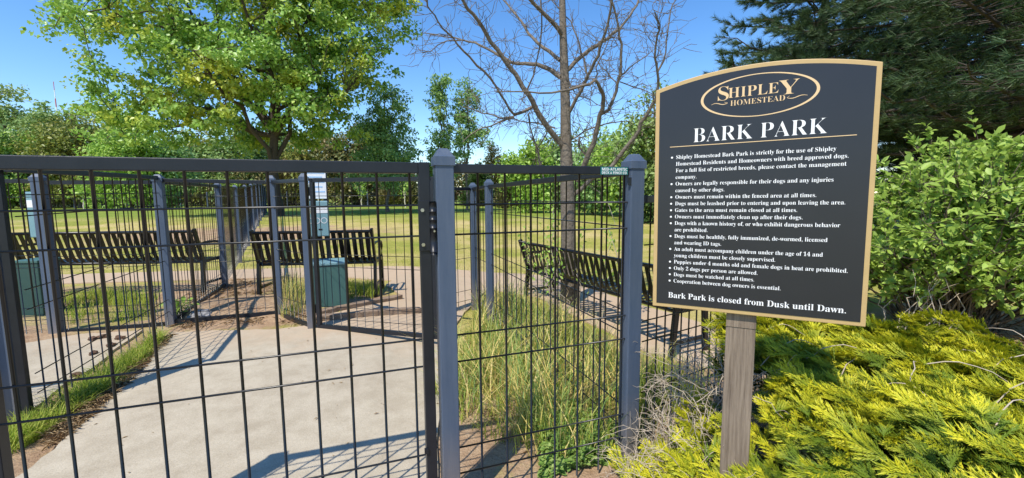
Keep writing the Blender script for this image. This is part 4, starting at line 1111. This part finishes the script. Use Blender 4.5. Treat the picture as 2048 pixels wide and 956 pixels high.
# ------------------------------------------------------------------ the pines at right
def pine(base, height, reach, low, label, nb=70, tuft=.15, per=16, seedside=None, tufts=34):
    base = np.array(base, float); t = thing('pine_tree', tuple(base), label, 'tree', 'pines')
    seg = [(bez(base - [0, 0, .3], base + [0, 0, height], 0, 8, .004), np.linspace(1, .15, 8) * .24)]
    C_ = Cloud()
    for k in range(nb):
        f_ = (k + RNG.random()) / nb; z = low + (height - low) * f_ ** 1.25
        L_ = reach * (1 - .8 * f_) * RNG.uniform(.75, 1.1); a_ = k * 2.399 + RNG.uniform(-.3, .3)
        d_ = np.array([math.cos(a_), math.sin(a_), RNG.uniform(-.02, .22) + .25 * f_])
        p0 = base + [0, 0, z]; P_ = bez(p0, p0 + d_ * L_, -.05 * (1 - f_) + .02, 9, .012)
        seg.append((P_, np.linspace(.055, .01, 9) * (1.1 - .6 * f_)))
        nt_ = int(tufts * L_ / reach) + 6
        for _ in range(nt_):
            s_ = RNG.uniform(.10, 1) ** .85; j = min(int(s_ * 8), 7); q = P_[j] + (P_[j + 1] - P_[j]) * RNG.random()
            side = np.array([-d_[1], d_[0], 0]) * RNG.choice([-1, 1]) * RNG.uniform(.2, 1.05) * (1.15 - s_ * .75) * L_ * .34
            e = q + side + d_ * RNG.uniform(0, .35) + [0, 0, RNG.uniform(-.12, .14)]
            seg.append((np.array([q, (q + e) / 2 + [0, 0, .03], e]), np.array([.010, .006, .003])))
            for w_ in np.linspace(.35, 1, 4):
                cc = q + (e - q) * w_; ax_ = unit(e - q + d_ * .3)
                dr = unit(ax_ * 1.0 + rdir(per) * .75 + [0, 0, .1])
                C_.add(*scatter(NEEDLE, cc + rdir(per) * .02, dr, rdir(per), tuft * RNG.uniform(.7, 1.2, per), .014))
    tubes(seg, 'trunk', M['bark_pine'], t, 6); C_.build('crown', M['pine'], t)
    return t
pine(gz(10.8, 8.9), 13, 6.6, 2.5, 'dark pine with drooping boughs above the leafy shrub at upper right', 150, .18, 20, tufts=74)
pine(gz(13.2, 13.0), 14, 5.2, 1.2, 'second dark pine filling the shade behind the leafy shrub', 130, .24, 18, tufts=56)
pine(gz(10.6, 15.0), 12, 4.6, 3.2, 'farther pine whose bough tips show over the sign\'s arched top', 92, .22, 17, tufts=48)

# ------------------------------------------------------------------ broadleaf shrub at right
def bigshrub():
    b0 = np.array(gz(4.55, 4.35)); t = thing('leafy_shrub', tuple(b0), 'large light green broadleaf shrub behind the right edge of the sign', 'shrub')
    seg = []; C_ = Cloud()
    for k in range(175):
        a_ = RNG.uniform(0, 2 * PI); el = RNG.uniform(.05, 1.45)
        if math.cos(a_) > .55: el = max(el, .6)
        L_ = 1.6 * RNG.uniform(.72, 1.06)
        d_ = np.array([math.cos(a_) * math.cos(el) * 1.05, math.sin(a_) * math.cos(el) * .8, math.sin(el) * 1.0])
        p0 = b0 + [RNG.uniform(-.35, .35), RNG.uniform(-.25, .25), .02]
        p1 = p0 + d_ * L_ + [0, 0, .34]
        P_ = bez(p0, p1, .10, 10, .02); seg.append((P_, np.linspace(.011, .003, 10)))
        for s_ in range(9):
            v = RNG.uniform(.28, 1) * 8.9; q0 = P_[int(v)] + (P_[int(v) + 1] - P_[int(v)]) * (v % 1)
            q1 = q0 + unit(rdir(1)[0] + d_ * .7 + [0, 0, .25]) * RNG.uniform(.12, .34); seg.append((np.array([q0, q1]), np.array([.003, .0016])))
            m_ = 14; w_ = RNG.uniform(.15, 1.05, (m_, 1)); q = q0 + (q1 - q0) * w_ + rdir(m_) * .02
            nrm = unit(rdir(m_) * .55 + [-.1, -.25, .85]); dr = unit(rdir(m_) * .8 + unit(q1 - q0) * .8)
            C_.add(*scatter(LEAF8, q, dr, nrm,   .076 * RNG.uniform(.45, 1.35, m_), .044 * RNG.uniform(.7, 1.2, m_)))
    tubes(seg, 'branches', M['bark'], t, 5); C_.build('foliage', M['shrub'], t)
    seg = []
    for k in range(16):
        p0 = b0 + [RNG.uniform(-.95, -.5), RNG.uniform(-.6, -.2), 0]; p1 = p0 + [RNG.uniform(-.3, .5), RNG.uniform(-.35, .1), RNG.uniform(.35, .85)]
        seg.append((bez(p0, p1, .12, 7, .05), np.linspace(.006, .002, 7)))
    tag(tubes(seg, 'dead_stems', M['twig'], t, 4), kind='stuff')
bigshrub()
broadleaf('leafy_shrub', gz(7.4, 5.3), 2.2, [((0, 0, 1.1), (1.3, 1.1, 1.1))], 'leafy shrub at the right frame edge behind the big light green one', 'shrub', .085, M['shrub'], M['bark'], ncl=150, per=40, clr=.3, trunk_r=.05, limbs=8, tpl=LEAF8, fork=.1)

# ------------------------------------------------------------------ golden juniper
def frond(n_side=15, rg=None):
    """one feathery spray of length 1 along x: a stem with short pointed side shoots, needles as thin triangles"""
    rg = rg or RNG
    V_, T_ = [], []
    def needle(p, d_, L_, w_):
        d_ = d_ / np.linalg.norm(d_); s_ = np.cross(d_, [0, 0, 1.]); s_ = s_ / (np.linalg.norm(s_) + 1e-6)
        n0 = len(V_); V_.extend([p - s_ * w_, p + s_ * w_, p + d_ * L_]); T_.append((n0, n0 + 1, n0 + 2))
    for i in range(n_side):
        x = .10 + .86 * (i + rg.uniform(-.4, .4)) / n_side; L_ = (.30 * (1 - x) ** .8 + .09) * rg.uniform(.6, 1.3)
        for sgn in (-1, 1):
            if rg.random() < .15: continue
            p = np.array([x, 0, -.10 * x * x]); dd_ = np.array([1., sgn * rg.uniform(.25, .75), rg.uniform(-.05, .6)]); dd_ /= np.linalg.norm(dd_)
            k_ = max(2, int(L_ / .055))
            for j in range(k_):
                q = p + dd_ * L_ * j / k_; ph = rg.uniform(0, 6.28)
                for s2 in (0, 2.1, 4.2):
                    o1 = np.cross(dd_, [0, 0, 1.]); o2 = np.cross(dd_, o1)
                    needle(q, dd_ + .6 * (o1 * math.cos(ph + s2) + o2 * math.sin(ph + s2)), .075 * rg.uniform(.7, 1.25), .0135)
            needle(p + dd_ * L_ * .75, dd_, .15, .014)
            needle(p, dd_, L_ * .95, .009)
    for k in range(3): needle(np.array([.84 + .05 * k, 0, -.08]), np.array([1., rg.uniform(-.25, .25), rg.uniform(0, .3)]), .16, .015)
    needle(np.array([0, 0, 0.]), np.array([1., 0, -.1]), .95, .011)
    return np.array(V_), np.array(T_)
FR = [frond(13), frond(15), frond(11)]
def jz(x, y):
    """top of the juniper mass"""
    h_ = .68 * sst(.44, 1.12, x + .10 * np.sin(y * 5)) * sst(3.0, 2.3, y + 1.25 * np.maximum(x - 1.72, 0))
    h_ = h_ + .06 * np.sin(x * 5.1 + y * 2) * np.sin(y * 6.3 + x) + .045 * np.sin(x * 13 + y * 7) * np.sin(y * 15 - x * 4)
    return np.maximum(h_, .05)
def juniper(name, label, n, xr, yr, keep, zscale, dirx, L0):
    c0 = ((xr[0] + xr[1]) / 2, (yr[0] + yr[1]) / 2, 0)
    t = thing('juniper_shrub', c0, label, 'shrub', 'golden junipers')
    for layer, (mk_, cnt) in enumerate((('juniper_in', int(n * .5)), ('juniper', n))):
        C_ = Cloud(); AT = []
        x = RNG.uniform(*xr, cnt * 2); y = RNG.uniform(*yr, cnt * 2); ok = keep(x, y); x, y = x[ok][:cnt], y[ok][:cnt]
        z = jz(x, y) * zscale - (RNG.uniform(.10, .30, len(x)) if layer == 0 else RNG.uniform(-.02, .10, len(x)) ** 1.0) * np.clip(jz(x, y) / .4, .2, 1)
        e = .04; gx_ = (jz(x + e, y) - jz(x - e, y)) / (2 * e); gy_ = (jz(x, y + e) - jz(x, y - e)) / (2 * e)
        N_ = unit(np.stack([-gx_, -gy_, np.ones_like(x)], 1) + rdir(len(x)) * .28)
        a_ = dirx + .6 * np.sin(x * 2.3 + y * 1.7) + RNG.normal(size=len(x)) * .8
        Dr = np.stack([np.cos(a_), np.sin(a_), RNG.uniform(-.1, .75, len(x))], 1)
        Dr = unit(Dr - N_ * (Dr * N_).sum(1, keepdims=True) * .25)
        L_ = L0 * RNG.uniform(.5, 1.6, len(x))
        for k in range(3):
            s_ = np.arange(len(x)) % 3 == k
            P_ = np.stack([x, y, z], 1)[s_] - Dr[s_] * L_[s_, None] * .35
            C_.add(*scatter(FR[k], P_, Dr[s_], N_[s_], L_[s_], L_[s_]))
            young = RNG.normal(size=len(P_)) * .22 + .12 * np.sin(P_[:, 0] * 7 + 3 * np.sin(P_[:, 1] * 5)) + .55 * (z[s_] - jz(x[s_], y[s_]) * zscale) / .1 - .25
            AT.append((FR[k][0][None, :, 0] + young[:, None]).ravel())
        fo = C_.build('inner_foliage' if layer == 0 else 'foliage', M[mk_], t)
        a__ = fo.data.attributes.new('young', 'FLOAT', 'POINT'); a__.data.foreach_set('value', np.concatenate(AT).astype(np.float32))
    return t
def keepA(x, y):
    lo = .53 + .35 * np.clip(y - 1.2, 0, 2)            # keeps off the wire fence
    return (x > lo) & (y < 2.05 + .62 * (x - .7)) & (np.hypot(x - pc.x, y - pc.y) > .078) & (y > .45) & ~((x < 1.12) & (y > 1.5 + .9 * np.maximum(x - .95, 0) + .08 * np.sin(x * 40))) & (np.hypot(x, y) > .75)
ja = juniper('a', 'broad golden green juniper spreading round the foot of the sign post', 9000, (.45, 3.6), (.45, 2.9), keepA, 1.0, 2.7, .118)
seg = []
for k in range(26):
    x = RNG.uniform(.95, 2.6); y = RNG.uniform(.9, 2.3); z = float(jz(np.array(x), np.array(y)))
    a_ = RNG.uniform(-1.2, 2.2); L_ = RNG.uniform(.12, .38)
    p0 = np.array([x, y, z - .05]); p1 = p0 + [math.cos(a_) * L_, math.sin(a_) * L_ * .7, RNG.uniform(-.03, .09)]
    seg.append((bez(p0, p1, .28, 9, .010), np.linspace(.0026, .001, 9)))
tag(tubes(seg, 'dead_twigs', M['twig'], ja, 4), kind='stuff')
jb = juniper('b', 'small low juniper tuft with dead twigs between fence and sign post', 150, (.5, .85), (1.35, 1.9), lambda x, y: (y < 1.9), .9, 2.6, .13)
seg = []
for k in range(420):
    x = RNG.uniform(.50, .88); y = RNG.uniform(1.15, 1.95)
    if k % 5 < 2: x, y = RNG.uniform(.72, 1.02), RNG.uniform(1.6, 2.1)
    elif x > .64 and y < 1.5: y += .4
    p0 = np.array([x, y, RNG.uniform(.03, .55) * sst(.4, .85, np.array(x))  + .03]); a_ = RNG.uniform(0, 6.3); L_ = RNG.uniform(.10, .30)
    p1 = p0 + [math.cos(a_) * L_ * .8, math.sin(a_) * L_ * .6, RNG.uniform(-.04, .2)]
    P_ = bez(p0, p1, RNG.uniform(-.15, .4), 9, .018); seg.append((P_, np.linspace(.0019, .0008, 9)))
    for q in range(2):
        j_ = RNG.integers(3, 8); e_ = P_[j_] + unit(rdir(1)[0] + (P_[j_] - P_[j_ - 1]) * 20) * RNG.uniform(.03, .1)
        seg.append((bez(P_[j_], e_, .2, 4, .03), np.linspace(.001, .0005, 4)))
tag(tubes(seg, 'dead_twigs', M['twig'], jb, 4), kind='stuff')

# ------------------------------------------------------------------ grasses
def blades(n, sampler, hgt, wid, bend, m_, name, label, lean=None, parts=None):
    x, y = sampler(n); n = len(x)
    h_ = hgt * RNG.uniform(.45, 1.2, n); a_ = RNG.uniform(0, 2 * PI, n)
    lx, ly = np.cos(a_), np.sin(a_); bd = bend * RNG.uniform(.2, 1.4, n)
    sx, sy = -ly, lx
    ts = np.array([0, .35, .7, 1.0]); V_ = []
    z0 = g(x, y)
    for i, t in enumerate(ts):
        w_ = wid * (1 - t ** 1.6) * .5 * RNG.uniform(.8, 1.2, n) if t < 1 else np.zeros(n)
        px_ = x + lx * bd * h_ * t * t; py_ = y + ly * bd * h_ * t * t; pz = z0 + h_ * (t - .25 * bd * t * t) - .01
        if t < 1:
            V_.append(np.stack([px_ - sx * w_, py_ - sy * w_, pz], 1)); V_.append(np.stack([px_ + sx * w_, py_ + sy * w_, pz], 1))
        else: V_.append(np.stack([px_, py_, pz], 1))
    V_ = np.stack(V_, 1).reshape(-1, 3)
    tf = np.array([(0, 1, 3), (0, 3, 2), (2, 3, 5), (2, 5, 4), (4, 5, 6)])
    T_ = (tf[None] + (np.arange(n) * 7)[:, None, None]).reshape(-1, 3)
    return tag(fastmesh(name, V_, T_, m_), label, 'grass', kind='stuff')
def in_poly(poly):
    P_ = np.array(poly)
    def f(n):
        x = RNG.uniform(P_[:, 0].min(), P_[:, 0].max(), n * 3); y = RNG.uniform(P_[:, 1].min(), P_[:, 1].max(), n * 3)
        k_ = inside(poly, x, y); return x[k_][:n], y[k_][:n]
    return f
def clumped(poly, nc, rad, bare=None):
    s0 = in_poly(poly)
    def f(n):
        cx_, cy_ = s0(nc); k_ = RNG.integers(0, len(cx_), n); r_ = rad * np.sqrt(RNG.random(n)); a_ = RNG.uniform(0, 6.283, n)
        x, y = cx_[k_] + r_ * np.cos(a_), cy_[k_] + r_ * np.sin(a_)
        ok = inside(poly, x, y)
        if bare is not None: ok &= ~bare(x, y)
        return x[ok], y[ok]
    return f
e0, e1 = fpt(.06, .10), fpt(.86, .06)
PLOT = [tuple((fpt(.06, 1.0))[:2]), tuple(fpt(.26, .5)[:2]), tuple(fpt(.5, .12)[:2]), tuple(fpt(.85, .06)[:2]), (.62, 2.2), (.9, 2.35), (1.0, 3.0), (.85, 3.6), (.5, 4.6), (.0, 5.4), (-.35, 5.6), (-.42, 4.6), (-.45, 3.2)]
blades(2100, clumped(PLOT, 130, .15), .45, .0072, .85, M['tall'], 'tall_grass', 'tall seeding grass, part straw yellow, inside the fenced plot')
blades(5200, in_poly(PLOT), .2, .005, .8, M['green_grass'], 'short_grass', 'short green grass under the tall grass of the plot')
LOW = [tuple(fpt(.44, .05)[:2]), tuple(fpt(.86, .05)[:2]), (.6, 2.25), (.4, 2.6), (.15, 2.3)]
x, y = in_poly(LOW)(3200); n_ = len(x)
P_ = np.stack([x, y, g(x, y) + RNG.uniform(.01, .10, n_) * (.5 + .5 * np.sin(x * 31) * np.sin(y * 27))], 1)
C_ = Cloud(); C_.add(*scatter(LEAF8, P_, unit(rdir(n_) * [1, 1, .2]), unit(rdir(n_) * .4 + [0, -.1, 1]),   .026 * RNG.uniform(.5, 1.4, n_), .021))
tag(C_.build('clover', M['clover'], None), 'clover and low weeds at the foot of the near panel', 'weeds', kind='stuff')
STRIP = gp((0, 925), (105, 865), (215, 790), (300, 715), (330, 680), (320, 672), (250, 725), (130, 800), (40, 858), (0, 880))
blades(5200, clumped(STRIP, 70, .10), .15, .006, .9, M['green_grass'], 'edging_grass', 'bright green grass along the foot of the left fence')
MUL = gp((60, 940), (140, 878), (250, 778), (318, 706), (345, 672), (330, 680), (300, 715), (215, 775), (105, 850))
def strawbits(n, sampler, L_, label, name, zup=.012):
    x, y = sampler(n); n = len(x); a_ = RNG.uniform(0, 6.283, n)
    P_ = np.stack([x, y, g(x, y) + RNG.uniform(.015, .03 + zup, n)], 1)
    C_ = Cloud(); C_.add(*scatter(LEAF4, P_, np.stack([np.cos(a_), np.sin(a_), RNG.normal(size=n) * .25], 1), unit(rdir(n) * .5 + [0, 0, 1]), L_ * RNG.uniform(.4, 1.4, n), .006))
    return tag(C_.build(name, M['straw'], None), label, 'litter', kind='stuff')
strawbits(3800, clumped(MUL, 120, .08), .05, 'dry brown mulch along the edge of the path', 'mulch')
BANK = gp((340, 660), (480, 655), (600, 655), (640, 640), (620, 600), (560, 575), (470, 560), (400, 580), (350, 610))
strawbits(2600, clumped(BANK, 160, .09), .055, 'dry straw litter on the bare earth bank', 'straw_litter')
strawbits(3000, clumped(PLOT, 200, .1), .05, 'dead thatch between the stems of the plot grass', 'thatch')
strawbits(2400, clumped([(3.0, 3.4), (7.5, 3.3), (8, 5.2), (4.5, 5.0)], 200, .2), .07, 'dry straw and mulch in front of the leafy shrub', 'shrub_mulch', .02)
BED = gp((120, 655), (310, 640), (320, 590), (200, 585), (110, 600))
blades(2200, clumped(BED, 40, .16), .16, .007, .8, M['green_grass'], 'bed_grass', 'patchy green grass in the bed behind the left gate')
BIN = gp((560, 640), (612, 650), (620, 600), (590, 570), (560, 590))
blades(1500, clumped(BIN, 22, .12), .34, .006, .5, M['tall'], 'weedy_grass', 'straw coloured grass tuft beside the inner gate post')
BIN2 = gp((690, 605), (770, 595), (745, 570), (690, 575))
blades(1600, clumped(BIN2, 26, .1), .16, .007, .7, M['green_grass'], 'bin_grass', 'green grass patch right of the green bin')
BED3 = [(.7, 2.35), (1.1, 2.5), (1.4, 2.75), (1.1, 3.1), (.9, 2.9)]
blades(1100, clumped(BED3, 16, .12), .26, .006, .6, M['green_grass'], 'fence_grass', 'grass tufts behind the lower fence')
def specks(n):
    x = RNG.uniform(-2.6, -.3, n); y = RNG.uniform(1.2, 4.2, n); k_ = inside(PATH1, x, y); return x[k_], y[k_]
x, y = specks(70); n_ = len(x); C_ = Cloud(); a_ = RNG.uniform(0, 6.283, n_)
C_.add(*scatter(LEAF4, np.stack([x, y, g(x, y) + .026], 1), np.stack([np.cos(a_), np.sin(a_), RNG.normal(size=n_) * .2], 1), unit(rdir(n_) * .3 + [0, 0, 1]), .016 * RNG.uniform(.4, 1.8, n_) ** 1.4, .009))
tag(C_.build('leaf_specks', M['straw'], None), 'tiny brown leaf bits scattered over the concrete path', 'litter', kind='stuff')
# lawn tufts that break up the field
def lawn_s(n):
    Y = 7.2 + 16 * RNG.random(n) ** 1.5; X = RNG.uniform(-1.15, .75, n) * Y
    k_ = (np.abs(X + 11) + np.abs(Y - 20) > .6) & (earth_mask(X, Y) + RNG.normal(size=n) * .15 < .35); return X[k_], Y[k_]
blades(13000, lawn_s, .06, .012, .7, leafmat('lawn_blade', [(.15, .17, .03), (.24, .22, .05), (.32, .26, .09)], .4), 'lawn_grass', 'mown yellow green lawn of the dog field')
# weed by the rock
wd = thing('broadleaf_weed', tuple(ground(352, 640)), 'yellow green leafy weed at the foot of the earth bank post', 'weed')
C_ = Cloud(); seg = []; b0 = np.array(ground(352, 640))
for k in range(9):
    p1 = b0 + [RNG.uniform(-.12, .14), RNG.uniform(-.1, .1), RNG.uniform(.12, .26)]; P_ = bez(b0, p1, .1, 5, .03); seg.append((P_, .003))
    m_ = 7; q = P_[RNG.integers(1, 5, m_)] + rdir(m_) * .02
    C_.add(*scatter(LEAF8, q, unit(rdir(m_) + [0, 0, .2]), unit(rdir(m_) * .5 + [0, 0, 1]), .08, .045))
tubes(seg, 'stem', M['twig'], wd, 4); C_.build('leaves', M['lime'], wd)
